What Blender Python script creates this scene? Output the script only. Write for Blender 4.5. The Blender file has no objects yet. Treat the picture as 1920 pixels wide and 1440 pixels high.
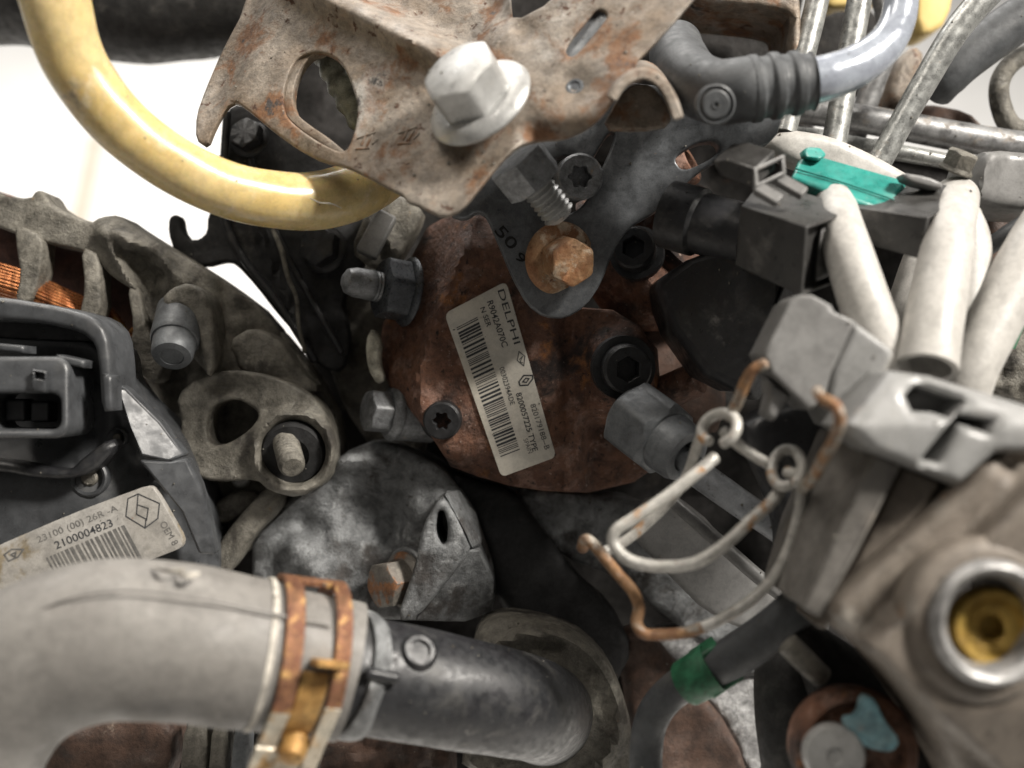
import bpy, bmesh, math, random
import numpy as np
from mathutils import Vector, Matrix, geometry
random.seed(7)
R_ = math.radians
scene = bpy.context.scene
COL = scene.collection

# ------------------------------------------------------------------ camera, light, exposure
ORIGIN = Vector((0, 0, 0.85))            # the pump's label, 0.85 m above the floor
DIST = 337.0                             # mm from lens to label
HALF = 150.0                             # mm seen to either side at the label
PITCH = Matrix.Rotation(R_(58), 3, 'X')  # the camera looks 32 degrees down

def W(v):                                # view-aligned millimetres -> world metres
    return ORIGIN + (PITCH @ Vector(v)) * 0.001

cam_d = bpy.data.cameras.new('camera')
cam = bpy.data.objects.new('camera', cam_d); COL.objects.link(cam)
cam.location = W((0, 0, DIST)); cam.rotation_euler = PITCH.to_euler()
cam_d.sensor_width = 36; cam_d.lens = 18 * DIST / HALF
cam_d.clip_start = 0.01; cam_d.clip_end = 60
cam_d.dof.use_dof = True; cam_d.dof.focus_distance = (DIST - 14) * 0.001; cam_d.dof.aperture_fstop = 6.2
scene.camera = cam

world = bpy.data.worlds.new('World'); scene.world = world; world.use_nodes = True
bg = world.node_tree.nodes['Background']
bg.inputs[0].default_value = (1.0, 0.95, 0.88, 1); bg.inputs[1].default_value = 0.10

def lamp(name, loc, target, size, power, color, sy=None):
    d = bpy.data.lights.new(name, 'AREA'); d.energy = power; d.color = color
    d.shape = 'RECTANGLE'; d.size = size; d.size_y = sy or size
    o = bpy.data.objects.new(name, d); COL.objects.link(o)
    o.location = loc
    o.rotation_euler = (Vector(target) - Vector(loc)).to_track_quat('-Z', 'Y').to_euler()
    return o
lamp('unseen_lamp', (1.05, -0.20, 2.10), (0, 0, 0.85), 0.22, 43, (1.0, 0.945, 0.87), 0.34)
lamp('unseen_lamp', (-0.55, 0.25, 2.45), (0, 0, 0.85), 1.1, 10, (1.0, 0.93, 0.84), 0.40)  # wide fill light added above left, no lamp known there
lamp('unseen_lamp', (-0.6, 2.4, 2.6), (-0.6, 2.6, 0), 2.2, 85, (1.0, 0.97, 0.93), 1.6)  # added light that only keeps the floor behind the engine white

vs = scene.view_settings
vs.view_transform = 'Standard'; vs.look = 'None'; vs.exposure = 0.52; vs.gamma = 1.0
scene.render.engine = 'CYCLES'
scene.cycles.use_denoising = True
scene.cycles.max_bounces = 8; scene.cycles.transparent_max_bounces = 8

# ------------------------------------------------------------------ pixel helpers (photo 1920 x 1440)
def K(z): return HALF / 960.0 * (DIST - z) / DIST
def P(x, y, z=0.0):
    k = K(z); return Vector(((x - 960) * k, (720 - y) * k, z))
def S(px, z=0.0): return px * K(z)

# ------------------------------------------------------------------ materials
MATS = {}
def mat(name, c0, c1=None, scale=0.12, rough=0.5, metal=0.0, bump=0.15, bscale=0.8, layers=(), spec=0.5, coat=0.0, rvar=0.15, trans=0.0, sss=0.0, cont=(0.35, 0.65), grime=.45):
    m = bpy.data.materials.new(name); m.use_nodes = True
    nt = m.node_tree; N = nt.nodes; L = nt.links
    b = N['Principled BSDF']
    tc = N.new('ShaderNodeTexCoord'); mp = N.new('ShaderNodeMapping')
    mp.inputs['Scale'].default_value = (1000, 1000, 1000)
    off = random.uniform(0, 40); mp.inputs['Location'].default_value = (off, off * .7, -off)
    L.new(tc.outputs['Object'], mp.inputs['Vector'])
    def noise(sc, det=6, ro=0.62, dist=0.0):
        n = N.new('ShaderNodeTexNoise'); n.inputs['Scale'].default_value = sc * 1.7
        n.inputs['Detail'].default_value = det; n.inputs['Roughness'].default_value = ro
        n.inputs['Distortion'].default_value = dist
        L.new(mp.outputs[0], n.inputs['Vector']); return n.outputs[0]
    def rng(src, a, b_, c=0.0, d=1.0):
        r = N.new('ShaderNodeMapRange'); r.interpolation_type = 'SMOOTHSTEP'
        r.inputs[1].default_value = a; r.inputs[2].default_value = b_; r.inputs[3].default_value = c; r.inputs[4].default_value = d
        L.new(src, r.inputs[0]); return r.outputs[0]
    def mixc(f, a, c):
        x = N.new('ShaderNodeMix'); x.data_type = 'RGBA'
        L.new(f, x.inputs[0])
        for s, v in ((6, a), (7, c)):
            if isinstance(v, tuple): x.inputs[s].default_value = (*v, 1)
            else: L.new(v, x.inputs[s])
        return x.outputs[2]
    def mixf(f, a, c):
        x = N.new('ShaderNodeMix'); x.data_type = 'FLOAT'
        L.new(f, x.inputs[0])
        for s, v in ((2, a), (3, c)):
            if isinstance(v, (int, float)): x.inputs[s].default_value = v
            else: L.new(v, x.inputs[s])
        return x.outputs[0]
    n0 = noise(scale)
    col = mixc(rng(n0, *cont), c0, c1 or tuple(x * .75 for x in c0))
    ro = rng(noise(scale * 3.1), .3, .7, max(.05, rough - rvar), min(1, rough + rvar))
    me = None
    for (lc, ls, lo, hi, lr, lm) in layers:
        f = rng(noise(ls, 7, .66, .3), lo, hi)
        col = mixc(f, col, lc); ro = mixf(f, ro, lr)
        me = mixf(f, metal if me is None else me, lm)
    if grime:
        g = N.new('ShaderNodeMath'); g.operation = 'MULTIPLY'
        L.new(rng(noise(.16, 8, .7, .4), .34, .62, 1 - grime, 1.06), g.inputs[0]); L.new(rng(noise(1.3, 5, .7), .30, .58, 1 - grime * .6, 1.05), g.inputs[1])
        mu = N.new('ShaderNodeVectorMath'); mu.operation = 'SCALE'
        L.new(col, mu.inputs[0]); L.new(g.outputs[0], mu.inputs['Scale']); col = mu.outputs[0]
    L.new(col, b.inputs['Base Color']); L.new(ro, b.inputs['Roughness'])
    if me is not None: L.new(me, b.inputs['Metallic'])
    else: b.inputs['Metallic'].default_value = metal
    b.inputs['Specular IOR Level'].default_value = spec
    b.inputs['Coat Weight'].default_value = coat
    b.inputs['Transmission Weight'].default_value = trans
    if sss:
        b.inputs['Subsurface Weight'].default_value = sss
        b.inputs['Subsurface Radius'].default_value = (0.006, 0.0035, 0.0012)
        b.inputs['Subsurface Scale'].default_value = 0.6
    if bump:
        bp = N.new('ShaderNodeBump'); bp.inputs['Strength'].default_value = bump; bp.inputs['Distance'].default_value = 0.0009
        add = N.new('ShaderNodeMath'); add.operation = 'ADD'
        L.new(noise(bscale, 8, .7), add.inputs[0]); L.new(noise(bscale * .22, 4), add.inputs[1])
        L.new(add.outputs[0], bp.inputs['Height']); L.new(bp.outputs[0], b.inputs['Normal'])
    MATS[name] = m
    return m

DUST = (0.36, 0.32, 0.26)
mat('rust_sheet', (0.285, 0.248, 0.208), (0.205, 0.158, 0.115), .03, .5, .2, .4, .45,
    [((0.19, 0.095, 0.046), .04, .50, .61, .75, 0), ((0.35, 0.33, 0.30), .022, .54, .68, .42, .3), ((0.085, 0.042, 0.026), .13, .59, .66, .85, 0), ((0.055, 0.05, 0.048), .04, .62, .68, .6, .2), ((0.42, 0.37, 0.30), .4, .65, .72, .5, .2)], grime=.4)
mat('rust_cast', (0.215, 0.098, 0.055), (0.13, 0.058, 0.036), .03, .6, 0, 1.0, .45,
    [((0.29, 0.165, 0.12), .09, .51, .62, .55, 0), ((0.36, 0.145, 0.045), .035, .57, .66, .7, 0), ((0.030, 0.019, 0.016), .024, .50, .61, .75, 0), ((0.028, 0.017, 0.013), .25, .59, .66, .7, 0), ((0.54, 0.42, 0.35), .4, .64, .70, .45, 0)])
mat('rust_bolt', (0.40, 0.235, 0.12), (0.29, 0.13, 0.055), .10, .55, .2, .45, .6,
    [((0.50, 0.39, 0.28), .11, .50, .62, .42, .35), ((0.14, 0.055, 0.025), .25, .60, .68, .8, 0), ((0.38, 0.37, 0.31), .07, .60, .66, .4, .45)], grime=.3)
mat('rust_clamp', (0.33, 0.165, 0.085), (0.20, 0.085, 0.05), .12, .5, .45, .45, .8,
    [((0.55, 0.33, 0.13), .15, .55, .66, .4, .6), ((0.12, 0.05, 0.03), .35, .60, .70, .7, 0)])
mat('bare_clamp', (0.60, 0.55, 0.45), (0.48, 0.42, 0.33), .08, .42, .25, .2, .6,
    [((0.48, 0.27, 0.08), .10, .56, .68, .6, .1)])
mat('ochre_clamp', (0.50, 0.30, 0.10), (0.35, 0.18, 0.05), .1, .45, .4, .3, .8,
    [((0.62, 0.57, 0.46), .07, .60, .70, .4, .3)])
mat('zinc', (0.46, 0.46, 0.45), (0.38, 0.38, 0.37), .06, .38, .3, .12, .5, [((0.27, 0.245, 0.21), .12, .62, .75, .6, .1)], grime=.15)
mat('fuel_steel', (0.30, 0.315, 0.335), (0.24, 0.25, 0.265), .05, .38, .3, .1, .7, [((0.14, 0.14, 0.145), .15, .62, .74, .6, .1)], grime=.2)
mat('zinc_dull', (0.30, 0.31, 0.32), (0.22, 0.225, 0.23), .12, .48, .5, .2, .7, [((0.33, 0.25, 0.18), .2, .62, .74, .7, 0)])
mat('fitting_grey', (0.15, 0.16, 0.168), (0.115, 0.122, 0.13), .06, .5, .2, .15, .9, [((0.06, 0.064, 0.068), .12, .6, .75, .6, .1), ((0.28, 0.26, 0.23), .5, .69, .76, .7, 0)], grime=.25)
mat('steel_dark', (0.17, 0.18, 0.19), (0.125, 0.133, 0.142), .05, .42, .25, .12, .8,
    [((0.34, 0.29, 0.22), .5, .69, .74, .8, 0), ((0.16, 0.10, 0.06), .12, .67, .77, .7, 0)], grime=.35)
mat('steel_rusty', (0.24, 0.22, 0.19), (0.17, 0.15, 0.13), .08, .5, .3, .3, .7, [((0.27, 0.12, 0.05), .06, .52, .60, .7, 0), ((0.06, 0.04, 0.03), .2, .62, .72, .8, 0)])
mat('black_bolt', (0.028, 0.029, 0.031), (0.018, 0.018, 0.019), .2, .42, .1, .2, .8, [((0.15, 0.11, 0.08), .6, .66, .76, .8, 0)])
mat('nut_dark', (0.11, 0.12, 0.13), (0.075, 0.08, 0.09), .2, .36, .5, .2, .8, [((0.25, 0.14, 0.07), .5, .64, .74, .7, 0)])
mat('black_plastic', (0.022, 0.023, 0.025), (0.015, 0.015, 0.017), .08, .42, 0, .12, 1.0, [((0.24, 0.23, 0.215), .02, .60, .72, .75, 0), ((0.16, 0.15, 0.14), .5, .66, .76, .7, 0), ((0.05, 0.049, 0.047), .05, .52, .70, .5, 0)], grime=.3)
mat('black_connector', (0.042, 0.041, 0.039), (0.030, 0.029, 0.028), .05, .40, 0, .05, 1.0, [((0.10, 0.096, 0.09), .05, .54, .74, .5, 0), ((0.36, 0.32, 0.26), .12, .74, .77, .8, 0)], grime=.2)
mat('cover_plastic', (0.058, 0.061, 0.065), (0.044, 0.046, 0.049), .05, .4, 0, .06, 1.1, [((0.28, 0.27, 0.25), .6, .70, .755, .8, 0), ((0.095, 0.095, 0.093), .03, .55, .75, .5, 0), ((0.022, 0.023, 0.024), .04, .56, .72, .35, 0)], grime=.2)
mat('black_rubber', (0.035, 0.034, 0.033), (0.024, 0.023, 0.022), .06, .58, 0, .2, .6, [(DUST, .9, .70, .78, .8, 0), ((0.07, 0.066, 0.06), .08, .5, .7, .7, 0)])
mat('elbow_rubber', (0.068, 0.072, 0.076), (0.05, 0.053, 0.056), .05, .55, 0, .15, 1.0, [((0.16, 0.152, 0.14), .4, .65, .77, .8, 0), ((0.10, 0.098, 0.092), .03, .55, .75, .6, 0)], grime=.25)
mat('line_plastic', (0.34, 0.37, 0.42), (0.27, 0.29, 0.34), .05, .2, .15, .04, .5, [((0.5, 0.5, 0.5), .3, .66, .8, .4, 0)], coat=.4, grime=.12)
mat('pipe_metal', (0.36, 0.365, 0.35), (0.28, 0.285, 0.275), .06, .36, .5, .1, .6, [((0.24, 0.20, 0.16), .15, .6, .75, .7, 0)])
mat('rail_metal', (0.30, 0.30, 0.30), (0.22, 0.22, 0.22), .05, .4, .4, .1, .6, [((0.24, 0.21, 0.18), .12, .55, .7, .7, 0)])
mat('grey_hose', (0.215, 0.205, 0.19), (0.18, 0.17, 0.157), .02, .56, 0, .2, .35, [((0.29, 0.278, 0.258), .05, .56, .74, .65, 0), ((0.40, 0.37, 0.33), .4, .69, .74, .8, 0), ((0.11, 0.105, 0.10), .018, .58, .74, .5, 0), ((0.10, 0.095, 0.09), .12, .68, .74, .6, 0)], grime=.2)
mat('cut_rubber', (0.60, 0.56, 0.49), None, .2, .7)
mat('alu_cast', (0.25, 0.258, 0.262), (0.14, 0.145, 0.148), .025, .52, .3, .8, .35,
    [((0.42, 0.43, 0.43), .04, .53, .64, .55, .25), ((0.05, 0.045, 0.042), .022, .50, .62, .8, 0), ((0.14, 0.095, 0.06), .03, .62, .72, .8, 0), ((0.06, 0.055, 0.05), .2, .62, .70, .8, 0), ((0.5, 0.5, 0.48), .4, .67, .74, .6, .2)])
mat('alu_dirty', (0.20, 0.187, 0.158), (0.135, 0.125, 0.104), .03, .56, .15, .6, .45,
    [((0.28, 0.265, 0.225), .045, .54, .66, .5, .2), ((0.06, 0.053, 0.043), .03, .52, .63, .8, 0), ((0.23, 0.15, 0.075), .09, .67, .74, .8, 0), ((0.025, 0.022, 0.02), .024, .60, .68, .8, 0), ((0.40, 0.37, 0.30), .4, .68, .75, .6, .1)], grime=.45)
mat('alu_bright', (0.50, 0.50, 0.50), (0.35, 0.35, 0.35), .25, .5, .35, .9, .9, [((0.16, 0.155, 0.15), .45, .58, .68, .7, 0)])
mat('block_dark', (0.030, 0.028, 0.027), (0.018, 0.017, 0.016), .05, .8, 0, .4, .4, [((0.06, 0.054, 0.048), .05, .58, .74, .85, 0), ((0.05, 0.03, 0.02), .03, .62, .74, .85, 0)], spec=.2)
mat('strut_black', (0.028, 0.028, 0.029), (0.018, 0.018, 0.018), .05, .7, 0, .25, .5, [((0.065, 0.061, 0.057), .04, .58, .72, .8, 0), ((0.13, 0.09, 0.06), .08, .70, .76, .9, 0)], spec=.3)
mat('brown_cast', (0.085, 0.048, 0.033), (0.05, 0.03, 0.022), .05, .7, 0, .4, .6, [((0.17, 0.13, 0.10), .1, .6, .74, .7, 0)])
mat('yellow_tube', (0.61, 0.49, 0.26), (0.53, 0.395, 0.155), .012, .3, 0, .10, .15, [((0.63, 0.56, 0.42), .012, .52, .68, .45, 0), ((0.44, 0.28, 0.06), .016, .56, .72, .3, 0), ((0.28, 0.23, 0.15), .04, .64, .74, .6, 0), ((0.18, 0.12, 0.04), .35, .70, .75, .6, 0)], sss=.6, coat=.2, rvar=.15, grime=.15)
mat('pale_tube', (0.30, 0.31, 0.25), (0.22, 0.23, 0.18), .1, .4, 0, .1, .5)
mat('copper', (0.55, 0.22, 0.085), (0.42, 0.15, 0.06), .15, .32, .75, .1, .8, [((0.55, 0.38, 0.10), .06, .56, .68, .35, .6), ((0.10, 0.05, 0.03), .3, .64, .74, .7, .1)])
mat('lamination', (0.14, 0.068, 0.05), (0.09, 0.045, 0.036), .06, .6, .1, .4, .8)
mat('wire_white', (0.52, 0.505, 0.47), (0.42, 0.405, 0.37), .12, .40, .2, .25, .7, [((0.40, 0.21, 0.085), .05, .58, .66, .7, 0), ((0.20, 0.10, 0.05), .25, .65, .72, .8, 0)], grime=.3)
mat('wire_rust', (0.32, 0.18, 0.085), (0.23, 0.11, 0.05), .12, .65, .1, .4, .9, [((0.42, 0.385, 0.33), .05, .47, .56, .5, .2), ((0.13, 0.06, 0.03), .25, .61, .69, .8, 0)])
mat('conduit', (0.43, 0.415, 0.39), (0.37, 0.357, 0.332), .02, .5, 0, .14, .25, [((0.25, 0.225, 0.19), .02, .56, .74, .6, 0), ((0.20, 0.17, 0.14), .3, .67, .74, .8, 0)], grime=.2)
mat('teal_plastic', (0.03, 0.26, 0.22), (0.025, 0.20, 0.17), .05, .36, 0, .08, .6, [((0.26, 0.36, 0.32), .04, .56, .78, .5, 0), ((0.05, 0.12, 0.10), .05, .62, .76, .6, 0)], grime=.2)
mat('green_band', (0.025, 0.16, 0.075), (0.02, 0.12, 0.055), .1, .5, 0, .1, .8, [((0.06, 0.09, 0.06), .2, .56, .74, .7, 0)])
mat('sticker', (0.60, 0.57, 0.505), (0.53, 0.49, 0.415), .02, .38, 0, .05, .5, [((0.46, 0.35, 0.19), .03, .56, .72, .5, 0), ((0.30, 0.19, 0.10), .3, .69, .75, .6, 0), ((0.36, 0.29, 0.22), .06, .66, .74, .6, 0)], grime=.12)
mat('sticker_grimy', (0.37, 0.355, 0.33), (0.28, 0.265, 0.24), .03, .42, 0, .05, .5, [((0.20, 0.16, 0.10), .045, .55, .68, .6, 0), ((0.20, 0.09, 0.04), .06, .68, .74, .6, 0), ((0.12, 0.11, 0.10), .3, .64, .72, .6, 0)], grime=.25)
mat('ink', (0.022, 0.024, 0.028), (0.04, 0.042, 0.045), .4, .5, 0, 0, grime=0)
mat('ink_faded', (0.08, 0.078, 0.075), (0.14, 0.135, 0.125), .3, .5, 0, 0, grime=0)
mat('grey_plastic', (0.175, 0.173, 0.168), (0.14, 0.138, 0.134), .04, .48, 0, .06, .9, [((0.24, 0.225, 0.2), .05, .60, .78, .65, 0)], grime=.22)
mat('pale_plastic', (0.27, 0.27, 0.265), (0.215, 0.215, 0.21), .04, .4, 0, .06, .7, [((0.24, 0.22, 0.19), .05, .56, .74, .6, 0)], grime=.18)
mat('housing_grey', (0.165, 0.155, 0.142), (0.12, 0.112, 0.102), .03, .5, .1, .15, .5, [((0.22, 0.195, 0.165), .03, .54, .70, .6, 0), ((0.06, 0.055, 0.05), .035, .58, .72, .6, 0)], grime=.25)
mat('tan_cast', (0.175, 0.15, 0.124), (0.135, 0.113, 0.092), .025, .58, .1, .2, .4, [((0.24, 0.125, 0.05), .022, .60, .70, .7, 0), ((0.085, 0.07, 0.055), .03, .56, .70, .7, 0), ((0.225, 0.205, 0.178), .025, .56, .70, .55, .1)], grime=.25)
mat('brass', (0.46, 0.31, 0.075), (0.32, 0.20, 0.045), .1, .4, .6, .15, .5, [((0.10, 0.07, 0.03), .12, .58, .70, .6, .2)], grime=.3)
mat('chrome_ring', (0.34, 0.335, 0.33), (0.27, 0.265, 0.26), .05, .42, .55, .15, .5, [((0.22, 0.16, 0.10), .08, .60, .72, .7, 0)], grime=.3)
mat('blue_paint', (0.22, 0.42, 0.48), (0.30, 0.45, 0.48), .1, .5, 0, .15, .6, [((0.36, 0.34, 0.32), .2, .6, .72, .7, 0)])
mat('floor_white', (0.80, 0.79, 0.77), (0.76, 0.75, 0.73), .004, .6, 0, 0, grime=0)
mat('seam_beige', (0.66, 0.58, 0.48), None, .02, .7, 0, 0, grime=0)
mat('yellow_box', (0.72, 0.55, 0.22), (0.66, 0.48, 0.17), .02, .5, 0, .05, grime=0)
mat('foam', (0.62, 0.60, 0.50), (0.5, 0.47, 0.38), .2, .8, 0, .6, .8)

# ------------------------------------------------------------------ mesh builders (view-aligned millimetres)
def link(name, verts, faces, m, parent=None, angle=38, bevel=0, segs=2, flip=False):
    vw = [W(v) for v in verts]
    c = Vector((sum(v.x for v in vw), sum(v.y for v in vw), sum(v.z for v in vw))) / max(1, len(vw))
    me = bpy.data.meshes.new(name)
    me.from_pydata([v - c for v in vw], [], faces)
    me.materials.append(MATS[m])
    bm = bmesh.new(); bm.from_mesh(me)
    bmesh.ops.remove_doubles(bm, verts=bm.verts, dist=1e-7)
    bmesh.ops.recalc_face_normals(bm, faces=bm.faces)
    for f in bm.faces: f.smooth = True
    la = R_(angle)
    for e in bm.edges:
        if len(e.link_faces) == 2: e.smooth = e.calc_face_angle(0) < la
        else: e.smooth = False
    bm.to_mesh(me); bm.free()
    o = bpy.data.objects.new(name, me); COL.objects.link(o)
    if parent is not None:
        o.parent = parent; o.location = c - root_loc(parent)
    else:
        o.location = c
    if bevel:
        md = o.modifiers.new('edge', 'BEVEL'); md.width = bevel * .001; md.segments = segs
        md.limit_method = 'ANGLE'; md.angle_limit = R_(35); md.harden_normals = False
    return o
def root_loc(o):
    l = Vector((0, 0, 0))
    while o is not None: l += o.location; o = o.parent
    return l
def thing(name, label, cat, x, y, z, group=None):
    o = bpy.data.objects.new(name, None); COL.objects.link(o)
    o.empty_display_size = 0.01; o.location = W(P(x, y, z))
    return tag(o, label, cat, group)
def tag(o, label=None, cat=None, group=None, kind=None):
    for k, v in (('label', label), ('category', cat), ('group', group), ('kind', kind)):
        if v: o[k] = v
    return o

def frame(o, axis, up=(0, 1, 0)):
    a = Vector(axis).normalized(); u = Vector(up)
    x = u.cross(a)
    if x.length < 1e-4: x = Vector((1, 0, 0)).cross(a)
    x.normalize(); y = a.cross(x)
    M = Matrix((x, y, a)).transposed().to_4x4(); M.translation = Vector(o)
    return M

def polar(M, rings, seg=36, a0=0.0):
    """loft of rings (r, h); r and h may depend on the angle; r = 0 closes"""
    V, F, idx = [], [], []
    for r, h in rings:
        if not callable(r) and r == 0:
            hh = h(0) if callable(h) else h
            V.append(M @ Vector((0, 0, hh))); idx.append([len(V) - 1])
        else:
            row = []
            for k in range(seg):
                t = 2 * math.pi * k / seg + a0
                rr = r(t) if callable(r) else r
                hh = h(t) if callable(h) else h
                V.append(M @ Vector((rr * math.cos(t), rr * math.sin(t), hh))); row.append(len(V) - 1)
            idx.append(row)
    for a, b in zip(idx, idx[1:]):
        if len(a) == 1 and len(b) == 1: continue
        for k in range(seg):
            j = (k + 1) % seg
            if len(a) == 1: F.append((a[0], b[k], b[j]))
            elif len(b) == 1: F.append((a[k], a[j], b[0]))
            else: F.append((a[k], a[j], b[j], b[k]))
    return V, F
def hexr(af, ph=0.0):
    def f(t):
        d = ((t - ph + math.pi / 6) % (math.pi / 3)) - math.pi / 6
        return af / 2 / math.cos(d)
    return f
def starr(r0, r1, n=6):
    return lambda t: r0 + (r1 - r0) * (0.5 + 0.5 * math.cos(n * t))

def hex_bolt(M, af, h, fr=0, fh=0, ph=0.0, dish=0.0, shank=0, shank_r=0):
    hx = hexr(af, ph); rin = af / 2
    rings = []
    if shank: rings += [(0, -shank), (shank_r * .8, -shank), (shank_r, -shank + 1)]
    if shank: rings += [(shank_r, 0)]
    else: rings += [(0, 0)]
    if fr: rings += [(fr * .97, 0), (fr, fh * .25), (fr * .97, fh * .55), (lambda t: max(hx(t) * 1.01, fr * .80), fh)]
    rings += [(hx, fh if fr else 0), (lambda t: hx(t), lambda t: h - (hx(t) - rin) * .55 - .25), (lambda t: rin * .95, h)]
    if dish: rings += [(rin * .74, h), (rin * .66, h - dish), (0, h - dish)]
    else: rings += [(0, h)]
    return polar(M, rings, 48)
def socket_bolt(M, R, h, inner, depth, kind='hex', base=None, bh=0):
    f = hexr(inner * 2) if kind == 'hex' else starr(inner * .74, inner, 6)
    rings = [(0, 0)]
    if base: rings += [(base, 0), (base, bh), (R, bh)]
    else: rings += [(R, 0)]
    rings += [(R, h - R * .12), (R * .90, h), (lambda t: f(t) * 1.08, h), (f, h - .3), (f, h - depth), (0, h - depth)]
    return polar(M, rings, 48)

def spline(pts, n=8):
    """Catmull-Rom through tuples"""
    A = [np.array(p, float) for p in pts]
    A = [2 * A[0] - A[1]] + A + [2 * A[-1] - A[-2]]
    out = []
    for i in range(1, len(A) - 2):
        p0, p1, p2, p3 = A[i - 1], A[i], A[i + 1], A[i + 2]
        for k in range(n):
            t = k / n
            out.append(.5 * (2 * p1 + (p2 - p0) * t + (2 * p0 - 5 * p1 + 4 * p2 - p3) * t * t + (3 * p1 - p0 - 3 * p2 + p3) * t ** 3))
    out.append(A[-2])
    return out

def tube(pts, seg=20, n=8, cap='round', rib=None, hollow=0.0, flat=1.0, rough=0.0):
    """pts (px, py, z, diameter in px); returns verts, faces"""
    mm = []
    for x, y, z, d in pts:
        v = P(x, y, z); mm.append((v.x, v.y, v.z, S(d, z) / 2))
    sp = spline(mm, n) if len(mm) > 2 else [np.array(mm[0]) * (1 - t / (n * 2)) + np.array(mm[1]) * t / (n * 2) for t in range(n * 2 + 1)]
    C = [Vector(p[:3]) for p in sp]; Rr = [max(.05, p[3]) for p in sp]
    T = []
    for i in range(len(C)):
        T.append((C[min(i + 1, len(C) - 1)] - C[max(i - 1, 0)]).normalized())
    x = T[0].orthogonal().normalized()
    V, F, rows = [], [], []
    dist = 0.0
    rnd = random.Random(len(pts) * 31 + int(pts[0][0]))
    ph = rnd.uniform(0, 6)
    def ring(c, t, xx, r):
        y = t.cross(xx); row = []
        for k in range(seg):
            a = 2 * math.pi * k / seg
            rr = r * (1 + rough * math.sin(3 * a + dist * .21 + ph) * math.sin(dist * .13 + ph))
            V.append(c + (xx * math.cos(a) + y * math.sin(a) * flat) * rr); row.append(len(V) - 1)
        return row
    if cap == 'round':
        r0 = Rr[0]
        for q in (.985, .85, .5): rows.append(ring(C[0] - T[0] * r0 * q * .55, T[0], x, r0 * math.sqrt(1 - q * q)))
    for i in range(len(C)):
        if i:
            dist += (C[i] - C[i - 1]).length
            x = (x - T[i] * x.dot(T[i])).normalized()
        r = Rr[i] * (rib(dist) if rib else 1.0)
        rows.append(ring(C[i], T[i], x, r))
    if cap == 'round':
        r0 = Rr[-1]
        for q in (.5, .85, .985): rows.append(ring(C[-1] + T[-1] * r0 * q * .55, T[-1], x, r0 * math.sqrt(1 - q * q)))
    if hollow:
        xx = x
        m0 = len(rows)
        for i in range(len(C) - 1, max(-1, len(C) - 2 - 3 * n), -1):
            rows.append(ring(C[i], T[i], xx, Rr[i] * (1 - hollow)))
    for a, b in zip(rows, rows[1:]):
        for k in range(seg):
            j = (k + 1) % seg
            F.append((a[k], a[j], b[j], b[k]))
    F.append(tuple(reversed(rows[0]))); F.append(tuple(rows[-1]))
    return V, F

def box(M, sx, sy, sz, taper=1.0, at=(0, 0, 0)):
    V = []
    for z, k in ((-sz / 2, 1.0), (sz / 2, taper)):
        for x, y in ((-1, -1), (1, -1), (1, 1), (-1, 1)):
            V.append(M @ Vector((at[0] + x * sx / 2 * k, at[1] + y * sy / 2 * k, at[2] + z)))
    return V, [(3, 2, 1, 0), (4, 5, 6, 7), (0, 1, 5, 4), (1, 2, 6, 5), (2, 3, 7, 6), (3, 0, 4, 7)]
def join(*parts):
    V, F = [], []
    for v, f in parts:
        n = len(V); V += list(v); F += [tuple(i + n for i in q) for q in f]
    return V, F

def poly(pts, faces):
    return [P(*q) for q in pts], faces
def prism_px(front, dz, shift=(0, 0)):
    """solid from a front polygon (px, py, z each), pushed back dz mm and moved by shift mm"""
    f = [P(*q) for q in front]; n = len(f)
    b = [v + Vector((shift[0], shift[1], -dz)) for v in f]
    return f + b, [tuple(range(n)), tuple(range(2 * n - 1, n - 1, -1))] + [(i, (i + 1) % n, (i + 1) % n + n, i + n) for i in range(n)]
def open_hexa(A, B, C, D, E, G, H, I, rim=.16, depth=8):
    """six-sided plastic shell: front A B C D, back E G H I, with a recessed opening in the face B G H C"""
    v = [P(*q) for q in (A, B, C, D, E, G, H, I)]
    Q = [v[1], v[5], v[6], v[2]]; c = sum(Q, Vector()) / 4
    nrm = (Q[1] - Q[0]).cross(Q[3] - Q[0]).normalized()
    if nrm.dot(c - sum(v, Vector()) / 8) < 0: nrm = -nrm
    q1 = [x.lerp(c, rim) for x in Q]; q2 = [x - nrm * depth for x in q1]
    V = v + q1 + q2
    o = (1, 5, 6, 2)
    F = [(0, 1, 2, 3), (0, 4, 5, 1), (4, 7, 6, 5), (3, 2, 6, 7), (0, 3, 7, 4)]
    for k in range(4):
        j = (k + 1) % 4
        F += [(o[k], o[j], 8 + j, 8 + k), (8 + k, 8 + j, 12 + j, 12 + k)]
    F.append((12, 13, 14, 15))
    return V, F
def chaikin(p, it):
    for _ in range(it):
        q = []
        for i in range(len(p)):
            a, b = p[i], p[(i + 1) % len(p)]
            q.append((a[0] * .78 + b[0] * .22, a[1] * .78 + b[1] * .22)); q.append((a[0] * .22 + b[0] * .78, a[1] * .22 + b[1] * .78))
        p = q
    return p
def resample(p, step):
    out = []
    for i in range(len(p)):
        a, b = p[i], p[(i + 1) % len(p)]
        L = math.hypot(b[0] - a[0], b[1] - a[1]); n = max(1, int(L / step + .5))
        for k in range(n): out.append((a[0] + (b[0] - a[0]) * k / n, a[1] + (b[1] - a[1]) * k / n))
    return out
def inside(poly, X, Y):
    r = np.zeros(len(X), bool)
    n = len(poly)
    for i in range(n):
        x0, y0 = poly[i]; x1, y1 = poly[(i + 1) % n]
        c = ((y0 > Y) != (y1 > Y))
        with np.errstate(divide='ignore', invalid='ignore'):
            xi = (x1 - x0) * (Y - y0) / ((y1 - y0) or 1e-9) + x0
        r ^= c & (X < xi)
    return r
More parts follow.
